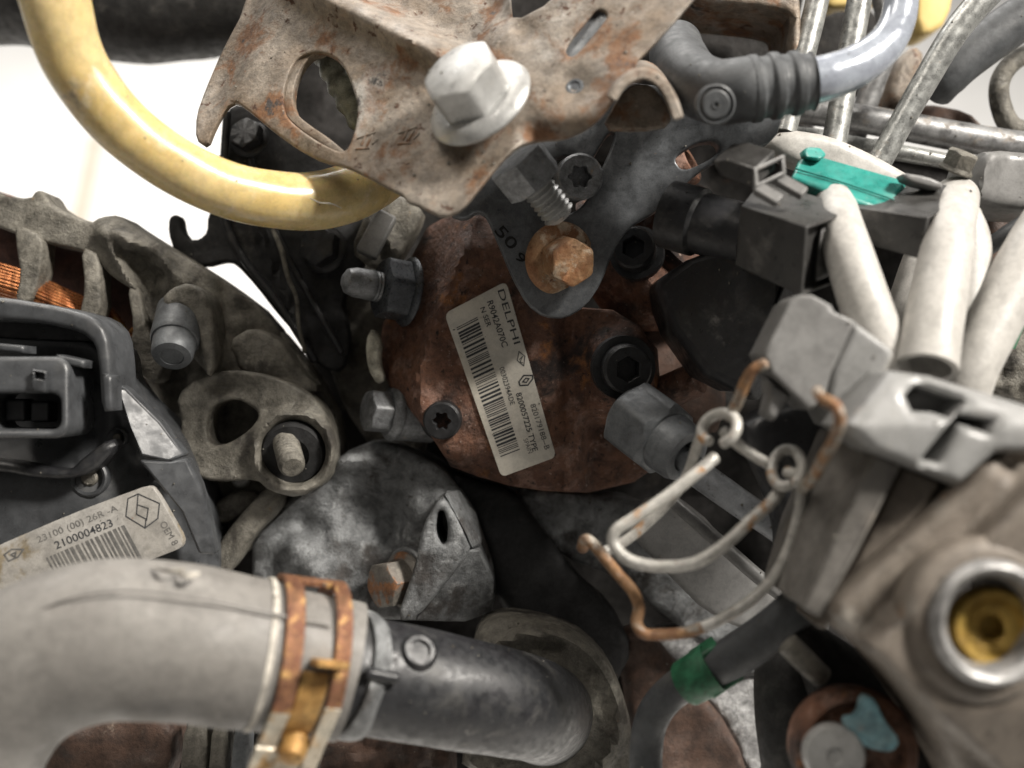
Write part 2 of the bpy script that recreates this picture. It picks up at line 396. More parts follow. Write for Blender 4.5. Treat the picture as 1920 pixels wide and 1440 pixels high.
def edge_dist(polys, X, Y):
    D = np.full(len(X), 1e9)
    for poly in polys:
        n = len(poly)
        for i in range(n):
            x0, y0 = poly[i]; x1, y1 = poly[(i + 1) % n]
            dx, dy = x1 - x0, y1 - y0; L = dx * dx + dy * dy or 1e-9
            t = np.clip(((X - x0) * dx + (Y - y0) * dy) / L, 0, 1)
            D = np.minimum(D, np.hypot(X - x0 - t * dx, Y - y0 - t * dy))
    return D

def slab(outline, zf, depth, rnd=1.0, holes=(), step=14, smooth=1, back=None):
    """A solid cut to an outline (px), with a shaped front z = zf(px, py), rounded edge rnd (mm) and a real thickness."""
    if not callable(zf):
        z0 = zf; zf = lambda x, y: z0
    rings = [resample(chaikin(list(outline), smooth), step)] + [resample(chaikin(list(h), smooth + 1 if smooth else 0), step * .7) for h in holes]
    zc = zf(*rings[0][0]); rpx = max(.8, rnd / K(zc))
    pts, edges = [], []
    for r in rings:
        n = len(pts); pts += r; edges += [(n + i, n + (i + 1) % len(r)) for i in range(len(r))]
    nb = len(pts)
    cand = []
    for r in rings:
        n = len(r)
        for i in range(n):
            (xa, ya), (xb, yb) = r[i - 1], r[(i + 1) % n]
            tx, ty = xb - xa, yb - ya; L = math.hypot(tx, ty) or 1
            for q in (.22, .6, 1.0):
                for s in (-1, 1): cand.append((r[i][0] - ty / L * rpx * q * s, r[i][1] + tx / L * rpx * q * s, rpx * q * .93))
    xs = [p[0] for p in pts]; ys = [p[1] for p in pts]
    gx = np.arange(min(xs), max(xs), step); gy = np.arange(min(ys), max(ys), step)
    for a in gx:
        for b in gy: cand.append((a + random.uniform(-.15, .15) * step, b + random.uniform(-.15, .15) * step, rpx * 1.0 + step * .35))
    A = np.array(cand); X, Y = A[:, 0], A[:, 1]
    ok = inside(rings[0], X, Y)
    for h in rings[1:]: ok &= ~inside(h, X, Y)
    ok &= edge_dist(rings, X, Y) >= A[:, 2]
    pts += [(a, b) for a, b in zip(X[ok], Y[ok])]
    r = geometry.delaunay_2d_cdt([Vector(p) for p in pts], edges, [], 0, 1e-4)
    pv, pe, pf = r[0], r[1], r[2]
    px = np.array([v.x for v in pv]); py = np.array([v.y for v in pv])
    tri = np.array([list(f) for f in pf])
    cx = px[tri].mean(1); cy = py[tri].mean(1)
    ok = inside(rings[0], cx, cy)
    for h in rings[1:]: ok &= ~inside(h, cx, cy)
    tri = tri[ok]
    D = edge_dist(rings, px, py) * K(zc)
    front, bk = [], []
    for i in range(len(px)):
        z = zf(px[i], py[i]); base = P(px[i], py[i], z)
        d = min(D[i], rnd); drop = rnd - math.sqrt(max(0, rnd * rnd - (rnd - d) ** 2))
        front.append(Vector((base.x, base.y, z - drop)))
        bk.append(Vector((base.x, base.y, back if back is not None else z - max(depth, rnd + .05))))
    n = len(front)
    F = [tuple(int(i) for i in t) for t in tri] + [tuple(int(i) + n for i in t[::-1]) for t in tri]
    cnt = {}
    for t in tri:
        for a, b in ((t[0], t[1]), (t[1], t[2]), (t[2], t[0])):
            cnt[(int(a), int(b))] = 1
    for (a, b) in list(cnt):
        if (b, a) not in cnt: F.append((a, b, b + n, a + n)[::-1])
    return front + bk, F

FONT = None
def text_px(s, p0, p1, h, z, m, parent, name='lettering', lift=.06, bold=0.0):
    """flat print: text stretched between two baseline points (px)"""
    cu = bpy.data.curves.new('t', 'FONT'); cu.body = s; cu.size = 1; cu.offset = bold; cu.resolution_u = 3
    to = bpy.data.objects.new('t', cu); COL.objects.link(to)
    bpy.context.view_layer.update()
    me = bpy.data.meshes.new_from_object(to)
    co = [v.co.copy() for v in me.vertices]; fa = [tuple(f.vertices) for f in me.polygons]
    bpy.data.objects.remove(to); bpy.data.curves.remove(cu); bpy.data.meshes.remove(me)
    x0 = min(c.x for c in co); x1 = max(c.x for c in co); cap = 0.69
    dx, dy = p1[0] - p0[0], p1[1] - p0[1]; L = math.hypot(dx, dy); ux, uy = dx / L, dy / L; vx, vy = uy, -ux
    zf = z if callable(z) else (lambda a, b: z)
    V = []
    for c in co:
        a = (c.x - x0) / (x1 - x0) * L; b = c.y / cap * h
        X, Y = p0[0] + ux * a + vx * b, p0[1] + uy * a + vy * b
        V.append(P(X, Y, zf(X, Y) + lift))
    return link(name, V, fa, m, parent)
def quad_px(q, z, lift=.06):
    zf = z if callable(z) else (lambda a, b: z)
    return [P(x, y, zf(x, y) + lift) for x, y in q], [tuple(range(len(q)))]
def stroke_px(pts, w, z, lift=.06, closed=False):
    zf = z if callable(z) else (lambda a, b: z)
    V, F = [], []
    p = list(pts) + ([pts[0]] if closed else [])
    for (x0, y0), (x1, y1) in zip(p, p[1:]):
        dx, dy = x1 - x0, y1 - y0; L = math.hypot(dx, dy); nx, ny = -dy / L * w / 2, dx / L * w / 2
        ex, ey = dx / L * w * .4, dy / L * w * .4
        n = len(V)
        for X, Y in ((x0 - ex + nx, y0 - ey + ny), (x1 + ex + nx, y1 + ey + ny), (x1 + ex - nx, y1 + ey - ny), (x0 - ex - nx, y0 - ey - ny)):
            V.append(P(X, Y, zf(X, Y) + lift + .004 * len(F)))
        F.append((n, n + 1, n + 2, n + 3))
    return V, F
def wob(x, y, s, a):      # gentle uneven casting surface
    return a * (math.sin(x / s + 1.3) * math.cos(y / s * 1.17 + .4) + .5 * math.sin((x + y) / s * 2.1) * math.cos((x - y) / s * 1.7))
def gauss_line(x, y, a, b, w):
    dx, dy = b[0] - a[0], b[1] - a[1]; L = dx * dx + dy * dy
    t = max(0, min(1, ((x - a[0]) * dx + (y - a[1]) * dy) / L))
    d = math.hypot(x - a[0] - t * dx, y - a[1] - t * dy)
    return math.exp(-(d / w) ** 2)
def sstep(a, b, x):
    t = max(0, min(1, (x - a) / (b - a))); return t * t * (3 - 2 * t)

# ================================================================== the setting
fl = bpy.data.meshes.new('floor')
fl.from_pydata([(-9, -3, 0), (9, -3, 0), (9, 15, 0), (-9, 15, 0)], [], [(0, 1, 2, 3)]); fl.materials.append(MATS['floor_white'])
def on_floor(x, y, h=.004):
    a = cam.location; d = (W(P(x, y, 0)) - a); t = (h - a.z) / d.z; return a + d * t
fj = bpy.data.meshes.new('floor_joint'); ja, jb = on_floor(182, 250), on_floor(146, 420); jn = Vector((.022, 0, 0))
fj.from_pydata([ja - jn, ja + jn, jb + jn, jb - jn], [], [(0, 1, 2, 3)]); fj.materials.append(MATS['seam_beige'])
jo = bpy.data.objects.new('floor_joint', fj); COL.objects.link(jo); tag(jo, 'faint beige joint line across the white floor', None, kind='structure')
fo = bpy.data.objects.new('floor', fl); COL.objects.link(fo); tag(fo, 'bright white workshop floor far behind the engine', None, kind='structure')
# ================================================================== engine block behind everything
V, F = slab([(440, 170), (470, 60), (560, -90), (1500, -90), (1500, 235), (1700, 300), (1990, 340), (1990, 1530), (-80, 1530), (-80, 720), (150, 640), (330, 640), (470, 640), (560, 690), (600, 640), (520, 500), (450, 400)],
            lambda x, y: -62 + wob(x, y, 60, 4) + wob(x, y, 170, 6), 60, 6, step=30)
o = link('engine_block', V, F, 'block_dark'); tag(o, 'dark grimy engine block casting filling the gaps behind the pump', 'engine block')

# dark intake duct along the top left
V, F = tube([(-120, -45, -70, 250), (60, -38, -66, 245), (250, -10, -62, 250), (420, -25, -62, 250), (620, -60, -66, 250)], 40, 8, 'flat', rough=.02)
o = link('intake_duct', V, F, 'black_rubber'); tag(o, 'wide black rubber duct behind the yellow tube at the white background', 'duct')

# ================================================================== rusty stamped bracket with the big bolt
def zB(x, y):
    z = 48 + .42 * (x - 905) * .13 + .46 * (y - 195) * .13
    if x < 620: z -= (620 - x) * .012
    z += 8.0 * gauss_line(x, y, (540, -40), (845, 112), 27) * sstep(905, 800, x)
    z -= 4.0 * gauss_line(x, y, (905, -10), (985, 60), 22) * .5
    z -= 3.5 * sstep(235, 330, y) * sstep(660, 560, x)                 # strap dips behind the tongue
    z += 3.0 * math.exp(-((x - 1190) / 60) ** 2 - ((y - 165) / 50) ** 2)
    z -= 2.2 * math.exp(-((x - 1085) / 45) ** 2 - ((y - 160) / 32) ** 2)
    z += 2.2 * sstep(30, -30, abs(x - 790 + (y - 30) * -.2)) * 0
    z += wob(x, y, 45, .35)
    dr = ((x - 540) * .459 - (y + 40) * .888)                          # beyond the rib the sheet steps back
    z -= 9.0 * sstep(18, 52, dr) * sstep(985, 915, x + y * .6)
    z -= 7.0 * sstep(52, 0, (x - 366) + (y - 262) * .42) * sstep(300, 120, y)   # left edge folds back
    # edge of the tongue rolls down to the right
    z -= 5.0 * sstep(960, 1010, x) * sstep(215, 275, y)
    return z
br = thing('steel_bracket', 'rusty stamped steel bracket with raised rib above the pump', 'bracket', 800, 200, 45)
outl = [(470, -70), (458, 15), (415, 95), (385, 165), (367, 215), (366, 262), (387, 276), (402, 238), (424, 200), (442, 190), (472, 212), (512, 246), (560, 280), (605, 303), (648, 312),
        (690, 332), (735, 357), (756, 366), (762, 379), (790, 388), (832, 409), (866, 394), (902, 350), (940, 302), (972, 273), (1012, 262), (1052, 260), (1092, 246), (1120, 226), (1150, 190), (1172, 158), (1205, 146), (1216, 140), (1182, 127), (1250, 58), (1325, -30), (1350, -70),
        (1085, -70), (1035, 2), (962, 40), (958, 0), (958, -70)]
hole = [(578, 98), (612, 98), (640, 116), (659, 155), (672, 200), (665, 246), (653, 278), (638, 286), (600, 268), (556, 238), (534, 215), (530, 180), (540, 138), (556, 110)]
slot = [(1058, 92), (1066, 106), (1080, 104), (1138, 36), (1138, 22), (1124, 16), (1112, 24)]
V, F = slab(outl, zB, 3.0, .7, [hole, slot], 8, 1)
link('plate', V, F, 'rust_sheet', br)
cp = [(606, 92), (574, 96), (550, 118), (534, 158), (530, 196), (538, 222), (572, 250), (612, 276), (652, 302)]
ci = [(652, 288), (616, 258), (580, 234), (556, 214), (548, 190), (552, 156), (566, 124), (584, 104), (606, 98)]
link('hole_flange', *slab(cp + ci, lambda x, y: zB(x, y) - 1.6, 5, .5, step=8), 'rust_sheet', br)
# upturned arched lip at the plate's right hand end
arch = [(1146, 186), (1164, 160), (1188, 143), (1214, 140), (1240, 156), (1260, 188), (1272, 224)]
ap = spline([(*p, 0) for p in arch], 6)
V, F = [], []
for i, p in enumerate(ap):
    x, y = p[0], p[1]
    q = ap[min(i + 1, len(ap) - 1)] - ap[max(i - 1, 0)]; L = math.hypot(q[0], q[1]); nx, ny = -q[1] / L, q[0] / L
    z = 66
    for (off, zz) in ((-11, z), (10, z), (15, z - 34), (-8, z - 34)):
        b = P(x + nx * off, y + ny * off, z); V.append(Vector((b.x + (z - zz) * .10, b.y + (z - zz) * .35, zz)))
n = len(ap)
for i in range(n - 1):
    for k in range(4):
        j = (k + 1) % 4; F.append((i * 4 + k, i * 4 + j, i * 4 + 4 + j, i * 4 + 4 + k))
F += [(0, 1, 2, 3), tuple((n - 1) * 4 + k for k in (3, 2, 1, 0))]
link('lip', V, F, 'rust_sheet', br, bevel=.5)
link('web', *slab([(1128, 240), (1160, 180), (1190, 154), (1222, 158), (1248, 190), (1262, 234), (1200, 244)], lambda x, y: 44, 3, .6, step=14), 'rust_sheet', br)
link('slot_floor', *slab([(1050, 96), (1062, 114), (1084, 110), (1146, 40), (1146, 18), (1122, 10), (1106, 24)], lambda x, y: zB(x, y) - 2.2, 2, .4, step=10), 'steel_dark', br)
# stamped marks on the tongue
for cx, cy in ((690, 262), (768, 252)):
    sv = []
    for a, b in (((-22, 18), (2, 16)), ((-20, -2), (14, -14)), ((-12, 10), (-2, -12)), ((-2, 12), (8, -8)), ((8, 8), (18, -2))):
        sv.append(tube([(cx + a[0], cy + a[1], zB(cx + a[0], cy + a[1]), 5), (cx + b[0], cy + b[1], zB(cx + b[0], cy + b[1]), 5)], 8, 3))
    link('stamp_mark', *join(*sv), 'rust_sheet', br)
link('dimple', *polar(frame(P(1078, 164, zB(1078, 164)), (-.3, .3, .9)), [(0, .2), (1.2, .2), (1.5, .5), (2.2, .5), (2.6, -.4)], 20), 'nut_dark', br)
bax = Vector((-.46, .54, .70))
Mb = frame(P(903, 197, 51.5), bax, (.8, .6, 0))
b = link('flange_bolt', *hex_bolt(Mb, 17.6, 12.5, 14.0, 3.4, R_(18), 0), 'zinc', br); b['label'] = 'bright zinc flange bolt on the rusty bracket'
# weld nut and threaded end under the bracket
Mt = frame(P(965, 296, 38), (.50, -.58, -.30), (0, 0, 1))
link('weld_nut', *hex_bolt(Mt, 15, 9, 0, 0, .3), 'zinc_dull', br)
link('thread', *polar(Mt, [(0, 8)] + [(4.6 if k % 2 else 3.7, 9 + k * .78) for k in range(15)] + [(3.0, 20.6), (0, 20.6)], 28), 'zinc', br)

# ================================================================== yellow tube
V, F = tube([(85, -110, 62, 132), (100, -10, 58, 130), (142, 120, 52, 118), (226, 232, 47, 110), (332, 312, 42, 106), (440, 360, 36, 106), (555, 378, 28, 108), (642, 366, 20, 110), (712, 328, 12, 108), (775, 270, 4, 106)], 44, 10, 'flat', rough=.012)
o = link('yellow_hose', V, F, 'yellow_tube'); tag(o, 'thick translucent yellow plastic tube curving under the rusty bracket', 'tube')
V, F = tube([(585, 40, 6, 62), (612, 90, 8, 62), (640, 150, 10, 60), (668, 205, 10, 56), (700, 250, 8, 54)], 28, 12, 'flat', rib=lambda s: 1 + .09 * math.sin(s * 2 * math.pi / 5.2))
o = link('ribbed_hose', V, F, 'pale_tube'); tag(o, 'pale greenish ribbed hose seen through the hole in the rusty bracket', 'hose')

# ================================================================== fuel pump
pump = thing('fuel_pump', 'rusty brown fuel pump with a white barcode label', 'pump', 960, 720, -20)
def zP(x, y):
    # ridge runs from the top down to the left of the label
    rx = 880 - (y - 430) * .36 if y < 700 else 783 + (y - 700) * .10
    z = 0.0
    z -= max(0, rx - x) * .20 * (1.0 - .6 * sstep(740, 840, y))
    z += 2.2 * math.exp(-((x - rx) / 16) ** 2) * sstep(420, 520, y) * sstep(820, 740, y)
    z -= max(0, y - 830) * .05
    z -= 4.0 * sstep(1035, 1070, x) * sstep(560, 620, y) * (1 - .8 * math.exp(-((x - 1160) / 70) ** 2 - ((y - 700) / 85) ** 2))
    z += 3.0 * gauss_line(x, y, (1078, 700), (1062, 930), 13)
    z += 7.5 * math.exp(-(((x - 1162) / 60) ** 4 + ((y - 690) / 78) ** 4))
    z -= max(0, 470 - y) * .06
    z -= 8.0 * sstep(1082, 1112, x) * sstep(760, 800, y)
    z -= 3.0 * sstep(850, 880, y - (x - 900) * .12) * sstep(1070, 1040, x)
    return z + wob(x, y, 23, .22)
V, F = slab([(800, 425), (850, 395), (905, 395), (960, 470), (1010, 580), (1085, 575), (1150, 580), (1200, 610), (1235, 655), (1240, 720), (1250, 800), (1225, 880), (1190, 905), (1105, 925), (1020, 922), (955, 912), (890, 893), (845, 876), (805, 815), (760, 760), (728, 725), (708, 660), (716, 605), (745, 560), (765, 490)],
            zP, 34, 2.2, step=9, smooth=0)
link('body', V, F, 'rust_cast', pump)
# rear part of the pump showing to the right, in the shade
Mr = frame(P(1250, 470, -22), (.35, .25, .6))
link('rear_body', *polar(Mr, [(0, -14), (24, -14), (25, -10), (25, 6), (23, 9), (15, 10), (14, 15), (0, 15)], 40), 'rust_cast', pump)
link('port', *polar(frame(P(1240, 335, 0), (.85, .45, .45)), [(0, -26), (6.5, -26), (6.5, 9), (5.8, 10), (3.6, 10), (3.4, 4), (0, 4)], 28), 'rust_cast', pump)
link('port', *polar(frame(P(1250, 735, -6), (.75, .35, .5)), [(0, -8), (5.2, -8), (5.2, 10), (4.6, 11), (0, 11)], 24), 'rust_cast', pump)
# white label
zl = lambda x, y: max(zP(900, 640), .6) + .55 + (y - 700) * -.004
def lab(s, t):   # s along the label (down), t across (0 barcode side .. 1 right)
    a = (833, 588); b_ = (949, 527); c = (1043, 857); d = (940, 895)
    x = (a[0] * (1 - t) + b_[0] * t) * (1 - s) + (d[0] * (1 - t) + c[0] * t) * s
    y = (a[1] * (1 - t) + b_[1] * t) * (1 - s) + (d[1] * (1 - t) + c[1] * t) * s
    return x, y
cr = []
for (s0, t0, ss, tt) in ((0, 0, 1, 1), (0, 1, 1, -1), (1, 1, -1, -1), (1, 0, -1, 1)):
    arc = [(.035 * (1 - math.sin(a)), .085 * (1 - math.cos(a))) for a in np.linspace(0, math.pi / 2, 5)]
    if (ss, tt) in ((1, 1), (-1, -1)): pass
    else: arc = arc[::-1]
    cr += [lab(s0 + ss * a, t0 + tt * b_) for a, b_ in arc]
cr2 = []
for p in cr:
    if not cr2 or math.hypot(p[0] - cr2[-1][0], p[1] - cr2[-1][1]) > .8: cr2.append(p)
V, F = slab(cr2, zl, .45, .1, step=16, smooth=0)
lb = link('label', V, F, 'sticker', pump); lb['label'] = 'white printed barcode label on the rusty pump'
text_px('DELPHI', (933, 545), (964, 646), 12.5, zl, 'ink', lb, bold=.004)
text_px('R9042A070C', (913, 566), (942, 652), 11.5, zl, 'ink', lb, bold=.012)
text_px('N SER', (900, 578), (913, 614), 9.5, zl, 'ink', lb, bold=.008)
text_px('00302394ADE', (936, 690), (957, 760), 9.5, zl, 'ink', lb, bold=.004)
text_px('8200057225 TYPE', (967, 738), (999, 847), 10.5, zl, 'ink', lb, bold=.012)
text_px('820179188--B', (994, 759), (1022, 844), 10.0, zl, 'ink_faded', lb, bold=.012)
text_px('SPAIN', (981, 824), (991, 851), 8.5, zl, 'ink_faded', lb)
bars = []; s = .105; rb = random.Random(3)
while s < .885:
    w = rb.choice((.0045, .0045, .006, .010, .013)); g = rb.choice((.005, .006, .009, .013))
    bars.append(quad_px([lab(s, .10), lab(s, .445), lab(s + w, .445), lab(s + w, .10)], zl)); s += w + g
link('barcode', *join(*bars), 'ink', lb)
def emblem(cx, cy, a, b, ang, w, m, parent, z, inner=True):
    ca, sa = math.cos(ang), math.sin(ang)
    T = lambda u, v: (cx + u * ca - v * sa, cy + u * sa + v * ca)
    st = [stroke_px([T(-a, -.18 * b), T(-.25 * a, -b), T(a, .0 * b - .25 * b), T(a, .3 * b), T(.25 * a, b), T(-a, .35 * b)], w, z, closed=True)]
    if inner: st.append(stroke_px([T(-.42 * a, -.05 * b), T(.0, -.42 * b), T(.42 * a, .05 * b), T(0, .42 * b)], w * .9, z, lift=.09, closed=True))
    return link('emblem', *join(*st), m, parent)
def diamond(pts, w, m, parent, z, inner):
    st = [stroke_px(pts, w, z, closed=True)]
    for q in inner: st.append(stroke_px(q[:-1] if q[-1] == q[0] else q, w * .85, z, lift=.10, closed=q[-1] == q[0]))
    return link('emblem', *join(*st), m, parent)
diamond([(970, 676), (973, 659), (984, 668), (982, 686)], 2.0, 'ink_faded', lb, zl, [[(974, 674), (980, 668), (975, 679), (980, 680)]])
diamond([(973, 716), (982, 704), (998, 704), (999, 710), (990, 722), (975, 723)], 2.6, 'ink', lb, zl, [[(980, 716), (986, 709), (992, 710), (987, 717), (980, 716)]])
# socket screws and the plug on the pump
Mpl = frame(P(1165, 688, 7), (.16, -.10, .98))
pl = link('plug', *socket_bolt(Mpl, 7.0, 8.0, 3.1, 4.5, 'hex', 9.2, 3.2), 'black_bolt', pump); pl['label'] = 'black hexagon socket plug in the right boss of the pump'
Msm = frame(P(835, 782, -4), (-.10, -.14, .98))
link('cap_screw', *socket_bolt(Msm, 5.6, 7, 2.7, 4.0, 'torx', 7.2, 2.4), 'black_bolt', pump)
Msm = frame(P(1196, 478, -2), (-.25, .15, .95))
link('cap_screw', *socket_bolt(Msm, 6.2, 9, 2.9, 4.0, 'hex', 8.0, 3), 'black_bolt', pump)
# stud with nut on the left, and the bolt below it
Mn = frame(P(768, 548, -8), (-.80, .12, .42), (0, 0, 1))
nt_ = link('nut', *hex_bolt(Mn, 16.5, 9.5, 10.6, 2.0, R_(12)), 'nut_dark', pump)
link('stud', *polar(Mn, [(0, 7), (4.6, 7)] + [(4.55 if k % 2 else 4.25, 7.5 + k * .5) for k in range(10)] + [(4.5, 13.5), (4.4, 17.5), (3.6, 20), (1.8, 21.2), (0, 21.5)], 28), 'zinc_dull', pump)
Mn = frame(P(742, 775, -12), (-.82, .10, .45), (0, 0, 1))
link('flange_bolt', *hex_bolt(Mn, 11.5, 9.5, 8.6, 3.0, R_(12)), 'zinc_dull', pump)
link('spacer', *polar(Mn, [(0, -12), (8, -12), (8.2, -1), (7.6, 0), (0, 0)], 28), 'zinc_dull', pump)

# dark mounting plate bolted over the pump
mp_ = thing('mounting_plate', 'dark grey steel mounting plate between the rusty bracket and pump', 'plate', 1050, 420, 10)
def zM(x, y):
    return 17 + .035 * (x - 1000) * sstep(1150, 1450, x) - 2.5 * sstep(1130, 1210, x) * sstep(330, 420, y) + wob(x, y, 60, .25)
lug = [(840, 402), (868, 372), (905, 330), (950, 270), (1000, 200), (1090, 160), (1200, 150), (1320, 190), (1440, 185), (1470, 210), (1455, 262), (1400, 285), (1345, 300), (1300, 330), (1262, 372), (1225, 400), (1180, 425), (1150, 470), (1128, 530), (1100, 572), (1062, 596), (1020, 594), (988, 570), (960, 520), (935, 460), (912, 405), (895, 396), (870, 412)]
cut = [(998, 372), (1020, 398), (1062, 404), (1092, 388), (1112, 352), (1158, 250), (1142, 244), (1100, 318), (1085, 292), (1040, 292), (1010, 318)]
V, F = slab(lug, zM, 5, .8, [cut, [(1262, 296), (1300, 270), (1340, 262), (1352, 280), (1330, 300), (1280, 322)]], 12, 1)
link('plate', V, F, 'steel_dark', mp_)
text_px('50', (926, 434), (958, 470), 21, lambda x, y: zM(x, y), 'strut_black', mp_, 'stamped_number', .3, .01)
text_px('9', (964, 482), (976, 496), 17, lambda x, y: zM(x, y), 'strut_black', mp_, 'stamped_number', .3, .01)
Mx = frame(P(1080, 334, 15), (.10, -.12, .98))
link('torx_screw', *socket_bolt(Mx, 6.4, 8, 3.2, 4.5, 'torx'), 'zinc_dull', mp_)
Mx = frame(P(1048, 484, 17.5), (.33, -.22, .92))
rbolt = link('rusty_bolt', *join(hex_bolt(Mx, 11.6, 11.0, 10.2, 2.2, R_(4), 0)), 'rust_bolt', mp_); rbolt['label'] = 'orange rusty hex bolt with round flange in the dark plate'

# grey union nut and steel fuel pipe
un = thing('fuel_pipe', 'grey steel fuel pipe with a large hexagon union nut', 'pipe', 1210, 800, 12)
Mu = frame(P(1188, 782, 14), (.58, -.46, .67), (.2, 1, 0))
link('union_nut', *polar(Mu, [(0, -2), (8.5, -2), (hexr(19.5, .2), 0), (hexr(19.5, .2), lambda t: 13.2 - (hexr(19.5, .2)(t) - 9.75) * .6), (9.3, 14), (8.6, 14.2), (8.2, 20), (7.4, 22), (4.6, 22), (4.4, 17), (0, 17)], 48), 'fitting_grey', un)
link('pipe', *tube([(1245, 838, 22, 54), (1310, 888, 26, 54), (1390, 945, 30, 53), (1450, 985, 32, 52), (1510, 1030, 34, 52)], 24, 6, 'flat'), 'fuel_steel', un)

# ================================================================== left side: black bracket with hook
V, F = slab([(315, 408), (326, 401), (339, 406), (343, 434), (355, 449), (373, 448), (387, 434), (388, 404), (404, 380), (412, 270), (424, 205), (447, 192), (520, 236), (600, 250), (690, 330), (720, 400), (700, 460), (668, 520), (640, 560), (660, 640), (640, 700), (600, 690), (566, 640), (520, 590), (478, 535), (440, 494), (420, 490), (384, 500), (350, 493), (324, 468), (314, 436)],
            lambda x, y: -22 + wob(x, y, 40, .8) + 3 * gauss_line(x, y, (470, 400), (570, 640), 10), 5, 1.2, step=14)
o = link('hook_bracket', V, F, 'strut_black'); tag(o, 'black steel bracket with an open hook against the white background', 'bracket')
link('rolled_edge', *tube([(426, 212, -19, 15), (420, 300, -19, 15), (416, 390, -19, 15), (452, 478, -19, 15), (520, 566, -19, 15), (590, 676, -19, 15)], 12, 6), 'black_plastic', o)
link('rolled_edge', *tube([(470, 300, -18, 13), (500, 400, -18, 13), (560, 520, -18, 13), (640, 660, -18, 13)], 12, 6), 'black_plastic', o)
link('bolt', *hex_bolt(frame(P(610, 470, -19), (-.3, .2, .9)), 11, 6, 7.5, 1.8), 'black_bolt', o)
link('bolt', *hex_bolt(frame(P(470, 262, -19), (-.2, .3, .9)), 9, 5, 6.2, 1.5), 'black_bolt', o)

V, F = tube([(512, 430, -16, 9), (528, 470, -14, 10), (540, 520, -14, 9), (556, 560, -15, 8), (560, 610, -16, 8), (572, 660, -18, 8)], 8, 5)
o = link('frayed_cord', V, F, 'alu_dirty'); tag(o, 'thin dirty tan cord hanging over the black hook bracket', 'cord')
# tan casting tab and clip left of the pump
V, F = slab([(655, 470), (690, 385), (745, 360), (795, 390), (785, 425), (735, 510), (690, 500)], lambda x, y: -12 + 3 * gauss_line(x, y, (700, 420), (740, 470), 12) + wob(x, y, 22, .5), 10, 1.5, step=10)
t = thing('casting_tab', 'tan aluminium tab between the yellow tube and the pump', 'casting', 720, 430, -15)
link('tab', V, F, 'alu_dirty', t)
link('rib', *box(frame(P(706, 440, -8), (.1, .1, 1), (.45, .9, 0)), S(42), S(92), 5), 'grey_plastic', t, bevel=.8)
V, F = slab([(560, 470), (640, 440), (700, 470), (730, 560), (720, 640), (740, 720), (800, 800), (790, 860), (700, 850), (640, 760), (600, 640), (575, 560)], lambda x, y: -34 + wob(x, y, 35, 1.8), 16, 3, step=14)
o = link('rear_casting', V, F, 'alu_dirty'); tag(o, 'shaded grey casting behind the nuts at the pump edge', 'casting')
V, F = slab([(684, 640), (697, 612), (716, 640), (712, 680), (722, 712), (706, 722), (688, 690)], lambda x, y: -7 + wob(x, y, 9, .6), 5, 1.5, step=7)
o = link('sealant_blob', V, F, 'foam'); tag(o, 'pale crumbly sealant lump at the left edge of the rusty pump', 'sealant')

# ================================================================== alternator
alt = thing('alternator', 'alternator with copper windings and black end cover', 'alternator', 180, 760, -10)
def zA(x, y):
    z = -8 + wob(x, y, 30, .5)
    arc = [(200, 430), (290, 470), (350, 540), (382, 620), (396, 700)]
    z += 4.5 * max(gauss_line(x, y, a, b, 19) for a, b in zip(arc, arc[1:]))
    z += 2.5 * gauss_line(x, y, (190, 440), (250, 540), 11) - 3.5 * gauss_line(x, y, (262, 500), (330, 640), 22)
    z -= .05 * max(0, x - 400) + 3 * sstep(-16, 16, (x - 400) * .6 - (y - 560) * .8 + 46) * sstep(380, 420, x)
    z += 3 * math.exp(-((x - 240) / 16) ** 2 - ((y - 455) / 14) ** 2) - 2.5 * math.exp(-((x - 300) / 18) ** 2 - ((y - 520) / 14) ** 2)
    return z
V, F = slab([(-70, 330), (0, 366), (55, 372), (66, 356), (80, 358), (96, 386), (168, 418), (186, 406), (222, 402), (252, 424), (330, 472), (420, 528), (505, 592), (560, 690), (600, 740), (560, 800), (480, 740), (420, 690), (398, 720), (380, 690), (330, 640), (310, 650), (276, 600), (258, 548), (225, 530), (196, 508), (176, 476), (60, 450), (0, 428), (-70, 400)], zA, 14, 1.2, step=6.5)
link('housing', V, F, 'alu_dirty', alt)
for a in ([(26, 420), (80, 440), (76, 500), (66, 545), (52, 568), (26, 566), (38, 515), (30, 470)], [(150, 462), (186, 474), (188, 600), (146, 596), (158, 540)], [(236, 535), (262, 540), (270, 600), (292, 650), (314, 672), (294, 722), (262, 705), (240, 655), (250, 610)]):
    link('rib', *slab(a, lambda x, y: -6 + wob(x, y, 25, .4), 10, .9, step=8), 'alu_dirty', alt)
V, F = slab([(236, 520), (330, 500), (420, 545), (510, 605), (590, 700), (640, 800), (640, 920), (560, 960), (430, 1060), (400, 1000), (340, 840), (300, 760), (262, 700)], lambda x, y: -19 + wob(x, y, 32, 2.0), 14, 2, step=11)
link('rear_frame', V, F, 'alu_dirty', alt)
